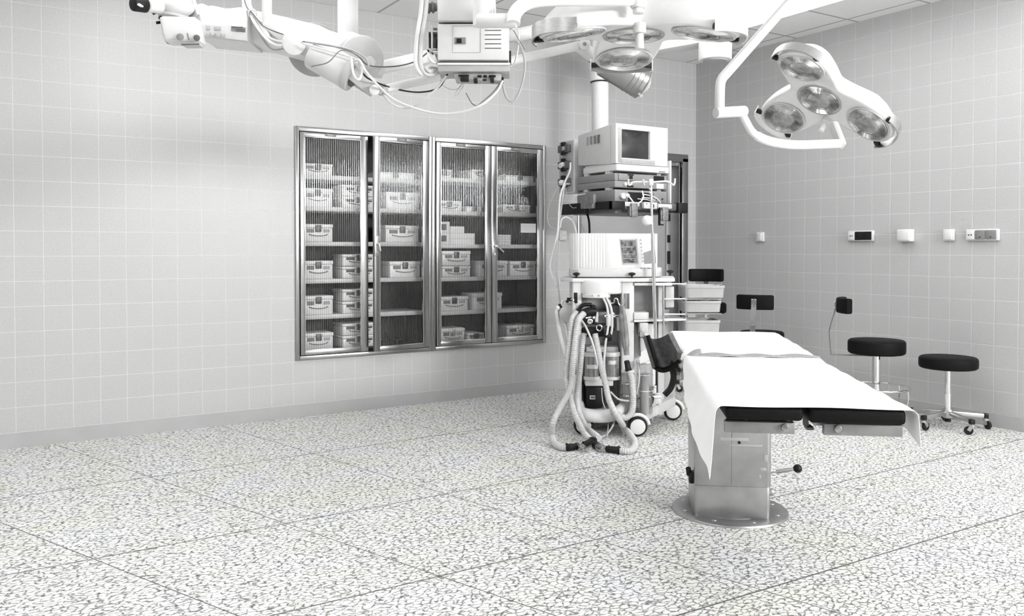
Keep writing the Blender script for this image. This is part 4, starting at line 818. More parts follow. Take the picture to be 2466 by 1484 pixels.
# right compartment
mk('side_shelf', WHITE, lambda b: (b.hexa([V.q(1527, 776, -.02), V.q(1652, 772, .02), V.q(1632, 764, .36), V.q(1527, 764, .3), V.q(1527, 771, -.02), V.q(1652, 768, .02), V.q(1632, 760, .36), V.q(1527, 759, .3)])))
mk('shelf_box', WHITE, lambda b: V.pbox(b, 1527, 753, 1563, 770, -.01, .18, .003))
mk('compartment_back', LGREY, lambda b: V.pbox(b, 1527, 688, 1592, 764, .24, .255))
mk('compartment_side', OFFW, lambda b: (V.pbox(b, 1586, 688, 1595, 1000, .1, .28), V.pbox(b, 1603, 690, 1624, 741, .10, .38, .006), V.pbox(b, 1600, 745, 1612, 880, .2, .32), V.pbox(b, 1612, 775, 1622, 880, .22, .38)))
mk('lower_panel', WHITE, lambda b: V.pbox(b, 1527, 780, 1580, 985, .10, .24, .008))
mk('rear_panel', LGREY, lambda b: V.pbox(b, 1582, 870, 1627, 975, .36, .40, .004))
mk('rack', CHROME, lambda b: (b.cyl(V.q(1598, 688, .0), V.q(1598, 845, .0), .007, n=14), *[b.cyl(V.q(1598, y, .0), V.q(1653, y, .04), .005, n=12) for y in (684, 720, 757, 769)], b.cyl(V.q(1652, 681, .04), V.q(1652, 800, .04), .0035, n=10),
                              *[b.bar(V.q(1652, y, .04), V.q(1735, y, .18), .02, .006) for y in (720.7, 755.4, 804.2)], *[b.cyl(V.q(1652, y + 3, .04), V.q(1652, y - 4, .04), .009, n=12) for y in (684, 720, 757, 769)]))
mk('valve_block', OFFW, lambda b: (V.pbox(b, 1541, 778, 1562, 812, -.03, .1, .006), b.cyl(V.q(1549, 795, -.05), V.q(1549, 795, 0), .012, n=16), b.cyl(V.q(1556, 805, -.05), V.q(1556, 812, 0), .010, n=16), V.pbox(b, 1543, 812, 1560, 860, 0, .1, .004)))
# absorber head
mk('absorber_block', MGREY, lambda b: (V.pbox(b, 1432, 752, 1468, 780, .0, .16, .006), V.pbox(b, 1402, 780, 1460, 808, .03, .18, .006), V.pbox(b, 1462, 735, 1498, 790, .1, .2, .006)))
mk('valve_body', BLACK, lambda b: (b.tube(V.qs([(1388, 752, -.03), (1402, 756, -.05), (1418, 750, -.05), (1434, 750, -.04)]), .026, 14, 4), V.pbox(b, 1425, 737, 1436, 764, -.06, .06, .004), b.tube(V.qs([(1392, 748, -.02), (1404, 735, -.02), (1424, 734, -.01)]), .012, 10, 4), V.pbox(b, 1405, 790, 1456, 812, -.02, .04, .006)))
mk('chrome_valve', CHROME, lambda b: (b.cyl(V.q(1421, 774, -.07), V.q(1421, 774, 0), .018, n=20, bev=.003), b.cyl(V.q(1410, 766, -.05), V.q(1440, 760, -.03), .008, n=12), b.torus(V.q(1443, 790, -.03), (0, 1, 0), .018, .005, 20, 8), b.sphere(V.q(1430, 765, -.06), .012), b.cyl(V.q(1455, 762, -.04), V.q(1497, 762, -.02), .009, n=14), b.sphere(V.q(1476, 757, -.03), .014)))
mk('flow_block', WHITE, lambda b: (V.pbox(b, 1434, 752, 1441, 776, -.05, .0, .002), V.pbox(b, 1461, 757, 1472, 786, -.05, .0, .003), V.pbox(b, 1486, 760, 1493, 797, -.03, .0, .003)))
mk('hose_hook', CHROME, lambda b: (b.tube(V.qs([(1467, 720, -.04), (1472, 731, -.05), (1479, 728, -.05), (1480, 720, -.05), (1486, 720, -.05), (1490, 732, -.05), (1496, 737, -.05), (1501, 731, -.05), (1502, 720, -.05)]), .0045, 8, 5), b.tube(V.qs([(1387, 735, -.03), (1382, 729, -.04), (1380, 720, -.04), (1374, 722, -.04)]), .004, 8, 5)))
mk('elbow_valve', BLACK, lambda b: (b.cyl(V.q(1465, 800, -.06), V.q(1464, 817, -.10), .022, .026, 20), b.cyl(V.q(1466, 800, -.05), V.q(1474, 792, 0), .018, n=18)))
for x, lab in ((1425, 1), (1473, 2)):
    r_ = .047
    cn_ = mk('absorber_canister', SODA, lambda b: b.cyl(V.q(x, 906, .02), V.q(x, 856, .02), r_, n=36))
    mk('canister_lid', WHITE, lambda b: b.cyl(V.q(x, 858, .02), V.q(x, 848, .02), r_ + .006, n=36, bev=.003), cn_)
    mk('canister_base', WHITE, lambda b: b.cyl(V.q(x, 914, .02), V.q(x, 906, .02), r_ + .007, n=36, bev=.003), cn_)
    mk('canister_glass', CLEAR, lambda b: b.cyl(V.q(x, 906, .02), V.q(x, 857, .02), r_ + .003, n=36), cn_)
    mk('canister_label', WHITE, lambda b: b.grid(lambda u, v: V.q(x, 886 if lab == 1 else 876, .02) + Vector((math.sin((u - .5) * (1.6 if lab == 1 else 1.2)) * (r_ + .004), -math.cos((u - .5) * 1.4) * (r_ + .004), v * .026)), 12, 1, .0006), cn_)
mk('canister_mount', WHITE, lambda b: (V.pbox(b, 1410, 914, 1478, 931, -.02, .2, .006), V.pbox(b, 1412, 836, 1490, 850, .06, .2, .004), b.sphere(V.q(1425, 836, -.0), .014)))
mk('motor_box', BLACK, lambda b: (V.pbox(b, 1412, 934, 1452, 985, -.01, .2, .006), V.pbox(b, 1410, 930, 1480, 938, .0, .2, .003)))
mk('motor_label', WHITE, lambda b: V.pbox(b, 1421, 954, 1434, 963, -.013, -.008))
ml = t.children[-1]
mk('label_mark', BLACK, lambda b: [V.pbox(b, x, 956, x + 2.5, 961, -.0145, -.0125) for x in (1423.5, 1427, 1430.5)], ml)
# clear suction jars
for x, y0, y1, rp in ((1512, 893, 1000, 15), (1552, 872, 998, 19)):
    r_ = V.k(rp)
    j = mk('suction_jar', CLEAR, lambda b: b.lathe([(r_ * .8, 0), (r_, .012), (r_, V.k(y1 - y0) - .006), (r_ * .97, V.k(y1 - y0))], V.q(x, y1, -.04), (0, 0, 1), 36))
    mk('jar_lid', WHITE if rp == 15 else OFFW, lambda b: b.cyl(V.q(x, y0 + 5, -.04), V.q(x, y0 - 3, -.04), r_ + .003, n=36, bev=.004), j)
    mk('jar_ring', CHROME, lambda b: b.torus(V.q(x, (y0 + y1) / 2 + 5, -.04), (0, 0, 1), r_ + .003, .0025, 32, 6), j)
    mk('jar_ring', CHROME, lambda b: b.torus(V.q(x, y0 + 30, -.04), (0, 0, 1), r_ + .003, .002, 32, 6), j)
    mk('jar_liner', LGREY, lambda b: b.cyl(V.q(x, y1 - 4, -.035), V.q(x, y0 + 30, -.035), r_ * .55, n=24), j)
mk('jar_rail', CHROME, lambda b: (b.cyl(V.q(1492, 962, -.02), V.q(1592, 956, .02), .010, n=14), b.cyl(V.q(1571, 955, .0), V.q(1571, 1000, .0), .006, n=12), V.pbox(b, 1566, 948, 1592, 975, .0, .05, .004), V.pbox(b, 1568, 930, 1582, 950, .0, .06, .004), b.cyl(V.q(1571, 985, -.02), V.q(1571, 1018, -.02), .003, n=8)))
mk('jar_clip', BLACK, lambda b: b.tube(V.qs([(1567, 956, -.03), (1573, 958, -.03), (1571, 970, -.03), (1567, 980, -.03)]), .006, 8, 4))
# rear post
def f(b):
    q = V.I @ on_plane(1599, 1007, 2, 0); b.cyl((q.x, q.y, 0), (q.x - .01, q.y, .48), .011, n=16); b.cyl((q.x, q.y, .0), (q.x, q.y, .1), .017, n=18); b.cyl((q.x - .002, q.y, .16), (q.x - .002, q.y, .22), .022, n=18); b.cyl((q.x - .03, q.y, .2), (q.x - .03, q.y, .45), .008, n=12); b.bar((q.x, q.y, .30), (q.x + .03, q.y + .2, .30), .02, .02)
mk('rear_post', CHROME, f)
mk('post_clamp', WHITE, lambda b: (V.pbox(b, 1589, 911, 1615, 930, .38, .44, .006)))
# infusion pole on the trolley
mk('infusion_pole', CHROME, lambda b: (b.cyl(V.q(1567, 432, -.04), V.q(1571, 560, -.04), .0085, n=16), b.cyl(V.q(1571, 560, -.04), V.q(1580, 850, -.04), .012, n=18)))
ip = t.children[-1]
mk('pole_collar', WHITE, lambda b: [b.cyl(V.q(1567, y, -.04), V.q(1567, y + 4, -.04), .0115, n=16) for y in (443, 453, 462)], ip)
mk('pole_hook', WHITE, lambda b: (b.tube(V.qs([(1513, 432, -.04), (1514, 444, -.04), (1519, 445, -.04), (1524, 439, -.04), (1545, 438, -.04), (1567, 439, -.04), (1605, 437, -.04), (1616, 442, -.04), (1622, 446, -.04), (1625, 440, -.04), (1625.5, 430, -.04)]), .006, 10, 6), V.pbox(b, 1563, 431, 1573, 447, -.055, -.025, .004), b.cyl(V.q(1549, 433, -.05), V.q(1552, 446, -.03), .006, n=10)), ip)
mk('pole_clamp', WHITE, lambda b: (b.sphere(V.q(1558, 531, -.05), .033, (1, .8, 1.0)), V.pbox(b, 1556, 521, 1572, 541, -.07, -.02, .008)), ip)
# hoses
RH = .019
def hose(pts, r=RH): mk('breathing_hose', HOSEM, lambda b: b.tube(pts, r, 14, 8, .07, .0115))
hose(V.qs([(1388, 752, -.05), (1378, 770, -.08), (1373, 808, -.1), (1367, 862, -.11), (1363, 902, -.12), (1366, 929, -.15), (1373, 959, -.18), (1386, 1002, -.24)]) + [fl(1406, 1042, .05), fl(1420, 1058, .03)])
hose(V.qs([(1406, 755, -.08), (1394, 770, -.11), (1387, 808, -.13), (1381, 862, -.14), (1377, 916, -.16), (1368, 948, -.2), (1347, 985, -.26), (1332, 1018, -.32)]) + [fl(1329, 1048, .05), fl(1336, 1068, .024), fl(1349, 1077, .02), fl(1364, 1079, .02)])
hose(V.qs([(1406, 804, -.04), (1402, 829, -.06), (1398, 875, -.07), (1393, 924, -.08), (1389, 959, -.11), (1395, 997, -.19)]) + [fl(1413, 1030, .05), fl(1442, 1055, .03)])
hose(V.qs([(1433, 805, -.05), (1440, 840, -.08), (1448, 883, -.1), (1459, 929, -.12), (1467, 964, -.15), (1483, 997, -.21)]) + [fl(1505, 1030, .05), fl(1524, 1055, .03), fl(1529, 1072, .021), fl(1518, 1086, .02), fl(1492, 1086, .02)])
hose(V.qs([(1516, 893, -.08), (1522, 916, -.09), (1525, 959, -.1), (1522, 991, -.11), (1508, 1006, -.12), (1490, 1000, -.13), (1473, 984, -.14)]))
def conn(a, c, r0, r1): mk('hose_connector', BLACK, lambda b: (b.cyl(a, c, r0, r1, 18, .003), b.torus(Vector(a).lerp(Vector(c), .12), Vector(c) - Vector(a), r0 * 1.02, .004, 18, 6), b.torus(Vector(a).lerp(Vector(c), .8), Vector(c) - Vector(a), r1 * 1.02, .004, 18, 6)))
conn(fl(1362, 1078, .022), fl(1394, 1074, .022), .021, .017); conn(fl(1404, 1072, .022), fl(1432, 1060, .03), .016, .021); conn(fl(1494, 1085, .022), fl(1459, 1081, .022), .021, .018); conn(fl(1432, 1071, .024), fl(1442, 1076, .024), .020, .018)
conn(V.q(1514, 894, -.08), V.q(1509, 868, -.07), .020, .016)
for p, q in ((fl(1395, 1075, .022), fl(1410, 1086, .016)), (fl(1441, 1076, .024), fl(1456, 1084, .02))): mk('clear_elbow', CLEAR, lambda b: (b.tube([p, p.lerp(q, .6), q], .024, 14, 3), b.sphere(p.lerp(q, .4), .026)))
mk('reservoir_bag', BAGM, lambda b: (b.tube(V.qs([(1496, 735, -.06), (1500, 770, -.07), (1505, 810, -.07), (1509, 855, -.07)]), [.014, .026, .026, .024, .018], 14, 6), b.tube(V.qs([(1500, 738, -.08), (1506, 790, -.09), (1510, 850, -.08)]), .013, 10, 5)))
for pts, r, m in ((V.qs([(1452, 716, -.08), (1462, 740, -.1), (1465, 780, -.1), (1458, 830, -.1), (1455, 880, -.1), (1462, 930, -.1)]), .0075, TUBEM), (V.qs([(1460, 716, -.08), (1472, 745, -.1), (1474, 790, -.09), (1468, 815, -.08)]), .008, TUBEM), (V.qs([(1398, 768, -.06), (1412, 790, -.08), (1428, 830, -.09), (1440, 880, -.1)]), .007, TUBEM),
                  (V.qs([(1346, 738, .12), (1341, 752, .1), (1346, 790, .08), (1352, 820, .06), (1362, 852, .04), (1368, 862, .02)]), .016, TUBEM), (V.qs([(1355, 760, .1), (1363, 790, .08), (1368, 830, .06), (1367, 860, .05)]), .012, TUBEM), (V.qs([(1352, 738, .1), (1372, 735, .08), (1388, 752, .05), (1390, 770, .02)]), .009, TUBEM),
                  (V.qs([(1470, 944, -.06), (1490, 962, -.08), (1515, 966, -.1)]), .006, TUBEM), (V.qs([(1480, 1008, -.05), (1476, 1025, -.1)]) + [fl(1462, 1045, .02), fl(1446, 1054, .015)], .006, TUBEM), (V.qs([(1463, 1008, -.03), (1465, 1020, -.06)]) + [fl(1462, 1052, .01)], .003, TUBEM), (V.qs([(1486, 1005, -.04), (1492, 1022, -.06)]) + [fl(1504, 1046, .008)], .006, TUBEM), (V.qs([(1540, 800, -.02), (1541, 840, -.02), (1546, 880, -.06)]), .002, BLACK),
                  (V.qs([(1536, 870, -.06), (1540, 905, -.08), (1533, 950, -.06)]), .005, TUBEM), (V.qs([(1449, 934, -.04), (1451, 965, -.05), (1458, 985, -.05)]), .003, TUBEM)):
    mk('tube', m, lambda b: b.tube(pts, r, 10, 6))
mk('elbow_connector', BLACK, lambda b: (b.cyl(V.q(1342, 742, .1), V.q(1352, 736, .1), .017, n=16), b.cyl(V.q(1351, 738, .1), V.q(1353, 758, .1), .013, n=16)))
mk('elbow_sleeve', WHITE, lambda b: (b.cyl(V.q(1340, 744, .095), V.q(1346, 740, .1), .018, n=16), b.cyl(V.q(1352, 746, .1), V.q(1352.5, 753, .1), .015, n=16), b.cyl(V.q(1356, 724, .1), V.q(1352, 733, .1), .008, n=12)))
mk('pressure_gauge', LGREY, lambda b: b.cyl(V.q(1368, 756, .06), V.q(1368, 756, .10), .058, n=36, bev=.004))
pg = t.children[-1]
mk('gauge_mark', BLACK, lambda b: [V.pbox(b, *r, .0585, .0605) for r in ((1369, 753, 1378, 755), (1369, 766, 1370, 770), (1372, 766, 1376, 770))], pg)
mk('gauge_valve', BLACK, lambda b: (V.pbox(b, 1366, 718, 1380, 726, .05, .09, .003), V.pbox(b, 1363, 724, 1370, 730, .05, .09, .003)))

# ------------------------------------------------------------------ storage trays on the rack
def tray(x0, y0, x1, y1, dy, label):
    a = V.q(x0, y1, dy); c = V.q(x1, y0, dy); W = c.x - a.x; D = .24; z0, z1 = a.z, c.z
    o = V.M @ Vector((a.x + W / 2, dy + D / 2, z0))
    tt = thing('storage_tray', label, 'tray', o, VYAW, 'grey storage trays on the rack')
    def loop(i, z, r=.03):
        pts = []
        for cx_, cy_, s0 in ((W / 2, D / 2, 0), (-W / 2, D / 2, 1), (-W / 2, -D / 2, 2), (W / 2, -D / 2, 3)):
            rx = math.copysign(max(0, abs(cx_) - i - r), cx_); ry = math.copysign(max(0, abs(cy_) - i - r), cy_)
            for k in range(7): th = PI / 2 * (s0 + k / 6); pts.append((a.x + W / 2 + rx + r * math.cos(th), dy + D / 2 + ry + r * math.sin(th), z))
        return pts
    b = MB(V.M); bb = bmesh.new()
    R = [[bb.verts.new(p) for p in loop(i, z)] for i, z in ((.014, z0), (.008, z0 + .004), (.004, z1 - .02), (0, z1 - .016), (0, z1), (.006, z1), (.010, z1 - .02), (.014, z0 + .006))]
    for A, B in zip(R, R[1:]):
        for i in range(28): bb.faces.new([A[i], A[(i + 1) % 28], B[(i + 1) % 28], B[i]])
    bb.faces.new(R[0][::-1]); bb.faces.new(R[-1]); bmesh.ops.recalc_face_normals(bb, faces=bb.faces); b._merge(bb); b.build('tray_body', LGREY, tt)
tray(1648, 688, 1748, 719, .06, 'top grey storage tray of the rack, with white paper lying in it')
tray(1647, 725, 1740, 753.5, .05, 'middle grey storage tray of the rack under the paper-filled tray')
tray(1646, 772, 1738, 802, .05, 'lowest grey storage tray of the rack behind the sheeted table')
b = MB(V.M); b.grid(lambda u, v: V.q(1703 + 36 * u, 694 - 10 * u * (1 - .3 * v), .10 + .14 * v), 8, 4, .002)
tag(b.build('paper_sheet', PAPER), 'white folded paper sticking out of the top storage tray', 'paper')

# ------------------------------------------------------------------ stools
def stool(px, D, seat_z, r, th, label, legs0, back=None, ring=None, hub=.11):
    p = P(px, 700, D); o = Vector((p.x, p.y, 0))
    t = thing('swivel_stool', label, 'stool', o, VYAW, 'black swivel stools')
    M = rotz(o, VYAW)
    def m2(nm, m, fn, par=None):
        b = MB(M); fn(b); return b.build(nm, m, par or t)
    zs = seat_z - th
    m2('seat', LEATHER, lambda b: b.lathe([(0, 0), (r * .93, 0), (r * .985, .008), (r, .022), (r, th - .022), (r * .985, th - .008), (r * .93, th), (r * .6, th + .004), (0, th + .005)], (0, 0, zs), (0, 0, 1), 48))
    st = t.children[-1]
    m2('seat_plate', STEEL, lambda b: b.cyl((0, 0, zs - .012), (0, 0, zs), .07, n=28), st)
    m2('post', CHROME, lambda b: (b.cyl((0, 0, hub - .02), (0, 0, zs - .01), .019 if not ring else .026, n=24), b.cyl((0, 0, hub - .03), (0, 0, hub + .12), .024 if not ring else .03, n=24)))
    m2('hub', STEEL, lambda b: b.cyl((0, 0, hub - .045), (0, 0, hub + .015), .034, n=28, bev=.004))
    m2('hub_cap', BLACK, lambda b: b.cyl((0, 0, hub - .07), (0, 0, hub - .045), .020, n=20))
    for k in range(5):
        a = legs0 + k * 2 * PI / 5; d = Vector((math.cos(a), math.sin(a), 0)); e = d * .235
        lg = m2('leg', STEEL, lambda b: b.bar(Vector((0, 0, hub - .01)), e + Vector((0, 0, hub - .025)), .026, .028, bevel=.004))
        cs = a + 1.1 + k; w = Vector((math.cos(cs), math.sin(cs), 0)); wa = w.cross(Zv); wc = e + w * .018 + Vector((0, 0, .028))
        cst = m2('caster', STEEL, lambda b: (b.cyl(e + Vector((0, 0, .058)), e + Vector((0, 0, hub - .038)), .009, n=12), b.bar(wc + wa * .014 + Vector((0, 0, .0)), e + wa * .014 + Vector((0, 0, .062)), .004, .022), b.bar(wc - wa * .014, e - wa * .014 + Vector((0, 0, .062)), .004, .022), b.cyl(e + Vector((0, 0, .055)), e + Vector((0, 0, .066)), .02, n=16)), lg)
        m2('caster_wheel', RUBBER, lambda b: b.lathe([(0, -.010), (.02, -.010), (.026, -.008), (.028, 0), (.026, .008), (.02, .010), (0, .010)], wc, wa, 24), lg)
        m2('end_plug', BLACK, lambda b: b.bar(e * .93 + Vector((0, 0, hub - .024)), e * 1.06 + Vector((0, 0, hub - .025)), .029, .031, bevel=.004), lg)
    if ring:
        m2('foot_ring', CHROME, lambda b: (b.torus((0, 0, ring), (0, 0, 1), .215, .008, 48, 10), *[b.tube([(.215 * math.cos(a), .215 * math.sin(a), ring), (.22 * math.cos(a), .22 * math.sin(a), ring - .06), (.20 * math.cos(a), .20 * math.sin(a), hub)], .006, 8, 4) for a in [legs0 + k * 2 * PI / 5 for k in range(5)]]))
    if back:
        ang, R, bz, span, hh = back; d = Vector((math.cos(ang), math.sin(ang), 0))
        bk = m2('backrest', LEATHER, lambda b: b.prism([((R - o_) * math.cos(ang + a), (R - o_) * math.sin(ang + a)) for o_, aa in ((0, 1), (.045, -1)) for a in [aa * span * (2 * k / 14 - 1) for k in range(15)]], None, lambda u, v, k: (u, v, bz - hh / 2 if k == 0 else bz + hh / 2), .012, 3))
        m2('back_bracket', BARM, lambda b: (b.bar(d * .03 + Vector((0, 0, zs - .016)), d * (R + .03) + Vector((0, 0, zs - .018)), .035, .006), b.bar(d * (R + .03) + Vector((0, 0, zs - .02)), d * (R + .045) + Vector((0, 0, zs + .45 * (bz - zs))), .04, .006, d), b.bar(d * (R + .045) + Vector((0, 0, zs + .45 * (bz - zs))), d * (R + .006) + Vector((0, 0, bz - hh * .3)), .04, .006, d), b.bar(d * (R + .006) + Vector((0, 0, bz - hh * .35)), d * (R + .006) + Vector((0, 0, bz + hh * .25)), .04, .006, d)))
        bb = t.children[-1]
        m2('bracket_bolt', CHROME, lambda b: [b.sphere(d * (R + .012) + d.cross(Zv) * s * .013 + Vector((0, 0, bz + q * hh * .2)), .005, n=10) for s in (-1, 1) for q in (-1, 1)], bb)
    return t
stool(2285, 5.56, .472, .180, .075, 'low black backless stool on chrome five-castor base against the tiled wall', math.radians(30) - VYAW)
stool(2112, 5.75, .565, .186, .095, 'tall black stool with foot ring and backrest turned sideways, before the tiled wall', math.radians(95), (math.radians(166), .262, .80, .62, .105), .24)
stool(1835, 6.75, .525, .174, .075, 'black stool whose backrest shows its steel bracket, behind the sheeted table', math.radians(60), (math.radians(242), .30, .775, .50, .115), None)
stool(1699, 6.95, .745, .170, .085, 'black stool with raised seat behind the grey storage trays', math.radians(40), (math.radians(76), .27, .965, .58, .108), .30)
# ------------------------------------------------------------------ operating table
TO = Vector((2.835, 2.66, 0)); TA = math.radians(-39)
TM = rotz(TO, TA)
t = thing('operating_table', 'black-padded operating table on a steel column and round floor plate', 'operating table', TO, TA)
def tk(nm, m, fn, par=None, ang=38):
    b = MB(TM); fn(b); return b.build(nm, m, par or t, ang)
bp = tk('base_plate', STEELD, lambda b: b.lathe([(0, .012), (.165, .012), (.168, .009), (.172, .012), (.245, .012), (.256, .009), (.260, .002), (.260, 0), (0, 0)], (0, .03, 0), (0, 0, 1), 72))
for k in range(8):
    a = k * PI / 4 + .35; tk('floor_bolt', STEEL, lambda b: b.cyl((.215 * math.cos(a), .03 + .215 * math.sin(a), .011), (.215 * math.cos(a), .03 + .215 * math.sin(a), .015), .011, n=16, bev=.002), bp)
cx0, cx1, cy0, cy1 = -.170, .155, -.12, .20
def rrect(x0, x1, y0, y1, r):
    o = []
    for cx_, cy_, q in ((x1 - r, y1 - r, 0), (x0 + r, y1 - r, 1), (x0 + r, y0 + r, 2), (x1 - r, y0 + r, 3)):
        o += [(cx_ + r * math.cos(PI / 2 * (q + k / 7)), cy_ + r * math.sin(PI / 2 * (q + k / 7))) for k in range(8)]
    return o
tk('column_base', STEELD, lambda b: b.prism(rrect(cx0, cx1, cy0, cy1, .016), None, lambda u, v, k: (u, v, .010 if k == 0 else .150), .0012))
cl = tk('column', STEELD, lambda b: b.prism(rrect(cx0 - .002, cx1 + .003, cy0 - .003, cy1, .020), None, lambda u, v, k: (u, v, .151 if k == 0 else .62), .0012))
tk('column_seam', DGREY, lambda b: (b.box((-.012, cy0 - .0045, .155), (-.0112, cy0 - .002, .5))), cl)
tk('wear_patch', LGREY, lambda b: (b.box((-.02, cy0 - .0045, .328), (.118, cy0 - .0025, .338), .0009), b.box((-.06, cy0 - .0045, .352), (.06, cy0 - .0025, .366), .0009), b.box((.11, cy0 - .0045, .225), (.135, cy0 - .003, .238), .0009), b.box((.125, cy0 - .0045, .265), (.142, cy0 - .003, .295), .0009), b.box((.105, cy0 - .0045, .19), (.114, cy0 - .003, .206), .0009)), cl)
tk('column_screw', BLACK, lambda b: b.cyl((.02, cy0 - .008, .345), (.02, cy0 - .001, .345), .006, n=14), cl)
tk('side_latch', BLACK, lambda b: (b.box((cx0 - .022, cy0 + .02, .15), (cx0 + .002, cy0 + .07, .20), .006), b.cyl((cx0 - .02, cy0 + .05, .185), (cx0 - .025, cy0 + .03, .215), .012, n=14), b.box((cx0 - .012, -.02, .46), (cx0, .08, .53), .004)))
tk('side_boss', STEEL, lambda b: b.cyl((cx1, -.08, .12), (cx1 + .02, -.08, .12), .016, n=18, bev=.003))
lv = tk('lever', CHROME, lambda b: (b.cyl((cx1, .02, .175), (cx1 + .05, -.02, .195), .0035, n=10), b.cyl((cx1 + .045, -.016, .193), (cx1 + .112, -.07, .222), .0085, n=16)))
tk('lever_knob', BLACK, lambda b: b.sphere((cx1 + .122, -.078, .227), .019), lv)
TX0, TX1, TC = -.21, .28, .035
PT = .742
def pad(x0, x1, y0, y1, z0, z1, nm='pad'): return tk(nm, LEATHER, lambda b: b.box((x0, y0, z0), (x1, y1, z1), .012, 3))
pad(TX0, .004, -1.43, -.42, PT - .038, PT, 'leg_pad'); pad(.020, TX1, -1.43, -.42, PT - .042, PT, 'leg_pad'); pad(TX0, TX1, -.41, .10, PT - .045, PT, 'seat_pad'); pad(TX0, TX1, .11, .52, PT - .045, PT + .002, 'back_pad')
tk('table_frame', STEEL, lambda b: (b.box((TX0 + .03, -.40, .655), (TX1 - .03, .48, .697), .006), b.box((cx0 + .02, cy0 + .01, .60), (cx1 - .02, cy1 - .01, .66), .006), b.box((TX0 + .05, -1.36, .68), (TX0 + .08, -.40, .70)), b.box((-.05, -1.36, .68), (-.02, -.40, .70)), b.box((.05, -1.36, .68), (.08, -.40, .70)), b.box((TX1 - .08, -1.36, .68), (TX1 - .05, -.40, .70))))
tk('side_rail', STEEL, lambda b: b.box((TX0 - .03, -.38, .66), (TX0 - .02, .46, .69), .002)); tk('side_rail', STEEL, lambda b: b.box((TX1 + .02, -.38, .66), (TX1 + .03, .46, .69), .002))
tk('rail_mount', STEEL, lambda b: [b.box((x, y, .665), (x + .05, y + .03, .685)) for x in (TX0 - .025, TX1 - .03) for y in (-.3, .1, .38)])
for x0, x1, bx_, kx in ((TX0 - .0, -.016, -.042, -.044), (.064, TX1 - .004, .085, .100)):
    cb = tk('end_crossbar', BARM, lambda b: b.box((x0, -1.41, .664), (x1, -1.385, .697), .002))
    tk('crossbar_top', BLACK, lambda b: b.box((x0 + .005, -1.412, .6965), (x1 - .004, -1.384, .7005)), cb)
    tk('clamp_screw', BRASS, lambda b: b.cyl((kx, -1.421, .684), (kx, -1.405, .684), .0105, n=20, bev=.002), cb)
    tk('bar_post', STEEL, lambda b: (b.cyl((bx_ + .01, -1.40, .698), (bx_ + .01, -1.40, .712), .008, n=12), b.cyl((x0 + .06, -1.40, .698), (x0 + .06, -1.40, .712), .006, n=12)), cb)
tk('hinge_bracket', DGREY, lambda b: (b.box((.022, -1.36, .675), (.034, -1.33, .712), .003), b.box((.026, -1.37, .668), (.046, -1.33, .678), .003)))
# arm and leg support beside the table
DA = 3.62
def sup(u, v):
    a = P(1559, 808, DA + .03).lerp(P(1609, 804, DA - .02), u); c = P(1582, 884, DA + .0).lerp(P(1640, 866, DA - .05), u)
    p = a.lerp(c, v); s = 1 - (2 * u - 1) ** 2
    return p + Fh * (.050 * s) + Zv * (-.024 * s * (1 - .5 * v)) - Zv * .018 * s * v
b = MB(); b.grid(sup, 16, 16, -.022); s_ = b.build('support_pad', LEATHERW, t, 60)
b = MB(); b.tube([sup(u / 12, 1) - Zv * .004 for u in range(13)], .012, 12, 2); b.tube([sup(0, v / 8) + Rv * .002 for v in range(9)], .009, 12, 2); b.build('pad_edge', LEATHER, s_)
b = MB(); b.tube([P(1604, 880, DA + .05), P(1618, 890, DA + .04), P(1622, 910, DA + .04), P(1615, 935, DA + .04), P(1600, 952, DA + .04)], .0135, 12, 6); b.bar(P(1618, 872, DA + .02), TM @ Vector((TX0 - .02, -.2, .675)), .03, .04, bevel=.006); b.build('support_bar', BLACK, t)
b = MB(); b.cyl(P(1640, 848, DA - .04), P(1644, 885, DA - .04), .018, n=18, bev=.003); b.build('support_joint', DGREY, t)

# sheets and strap
ZS = PT + .0035
def lerp_tab(tab, v):
    if v <= tab[0][0]: return tab[0][1]
    for (a, b_), (c, d) in zip(tab, tab[1:]):
        if v <= c: return b_ + (d - b_) * (v - a) / (c - a)
    return tab[-1][1]
def sheet(nm, v0, v1, hl, hr, label, flare_l, rise, ymod=None, res=(70, 70), wav=.004):
    xl, xr, rad = TX0 - .008, TX1 + .008, .022
    def fn(u, v):
        y = v0 + (v1 - v0) * v
        a, c = lerp_tab(hl, y), lerp_tab(hr, y); arc = rad * PI / 2
        s = -(a + arc) + (xr - xl + a + c + 2 * arc) * u
        w = wav * math.sin(y * 23 + u * 9) * math.sin(y * 11 + 1.3)
        z0 = ZS + lerp_tab(rise, y) + .0015 * (1 + math.sin(y * 31 + u * 14))
        if s < -arc: h = -s - arc; f = lerp_tab(flare_l, y); x, z = xl - rad - h * f + w * min(1, h * 20), z0 - rad - h * math.sqrt(max(.02, 1 - f * f))
        elif s < 0: q = -s / rad; x, z = xl - rad * math.sin(q), z0 - rad * (1 - math.cos(q))
        elif s < xr - xl: x, z = xl + s, z0
        elif s < xr - xl + arc: q = (s - xr + xl) / rad; x, z = xr + rad * math.sin(q), z0 - rad * (1 - math.cos(q))
        else: h = s - (xr - xl) - arc; x, z = xr + rad + h * .12 + w * min(1, h * 20), z0 - rad - h
        return (x, y + (ymod(x, z) if ymod else 0), z)
    b = MB(TM); b.grid(fn, *res, .0015); return tag(b.build(nm, SHEETM, None, 60), label, 'sheet')
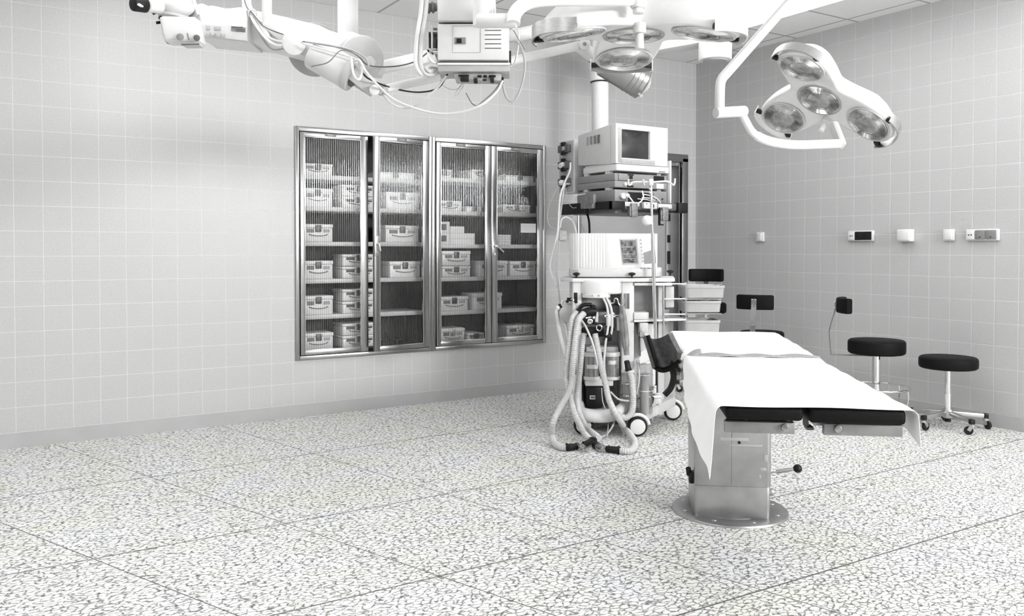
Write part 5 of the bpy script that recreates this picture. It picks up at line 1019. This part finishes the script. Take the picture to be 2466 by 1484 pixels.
sheet('draw_sheet', -1.437, -.355, [(-1.437, .19), (-1.40, .165), (-1.2, .135), (-1.0, .115), (-.75, .08), (-.55, .05), (-.355, .01)], [(-1.437, .085), (-1.38, .07), (-1.25, .04), (-1.05, .015), (-.355, .005)], 'white cloth sheet over the foot half of the operating table, corner hanging down', [(-1.437, .10), (-1.2, .25), (-.8, .35), (-.355, .3)], [(-1.437, 0), (-.45, .0), (-.355, .006)], lambda x, z: .03 * max(0, (TX0 - x)) * 6 * max(0, (ZS - z)))
sheet('draw_sheet', -.330, .535, [(-.33, .005), (.0, .02), (.12, .12), (.2, .19), (.5, .17), (.535, .15)], [(-.33, .01), (.2, .04), (.535, .06)], 'white cloth sheet over the head half of the operating table, beyond the strap', [(-.33, .2), (.0, .4), (.12, .85), (.535, .85)], [(-.33, .004), (.0, .012), (.535, .018)])
b = MB(TM)
b.grid(lambda u, v: (TX0 - .045 + (TX1 - TX0 + .07) * u, -.385 + .068 * v + .006 * math.sin(u * 9), ZS + .012 + .003 * math.sin(u * 22 + v * 2) - .10 * max(0, .09 - u) * 6 - (.02 if u > .985 else 0)), 60, 4, .006)
st = tag(b.build('table_strap', STRAPM, None, 60), 'grey webbing strap across the operating table between the two white sheets', 'strap')
b = MB(TM); b.grid(lambda u, v: (TX0 - .035 + .075 * u, -.385 + .075 * v, ZS + .022 + .012 * math.sin(PI * v) - .05 * (1 - u) ** 2), 12, 8, .008); b.build('strap_pad', STRAPM, st)

# ------------------------------------------------------------------ world and view
w = bpy.data.worlds.new('world'); sc.world = w; w.use_nodes = True
w.node_tree.nodes['Background'].inputs[0].default_value = (1, 1, 1, 1); w.node_tree.nodes['Background'].inputs[1].default_value = 0.0
sc.view_settings.view_transform = 'Standard'; sc.view_settings.look = 'None'; sc.view_settings.gamma = 1; sc.view_settings.use_curve_mapping = False
sc.view_settings.exposure = 0.06
sc.cycles.max_bounces = 6; sc.cycles.diffuse_bounces = 3; sc.cycles.glossy_bounces = 3; sc.cycles.transparent_max_bounces = 10; sc.cycles.sample_clamp_indirect = 8
sc.cycles.use_adaptive_sampling = True; sc.cycles.adaptive_threshold = 0.09; sc.cycles.adaptive_min_samples = 16; sc.cycles.use_denoising = True
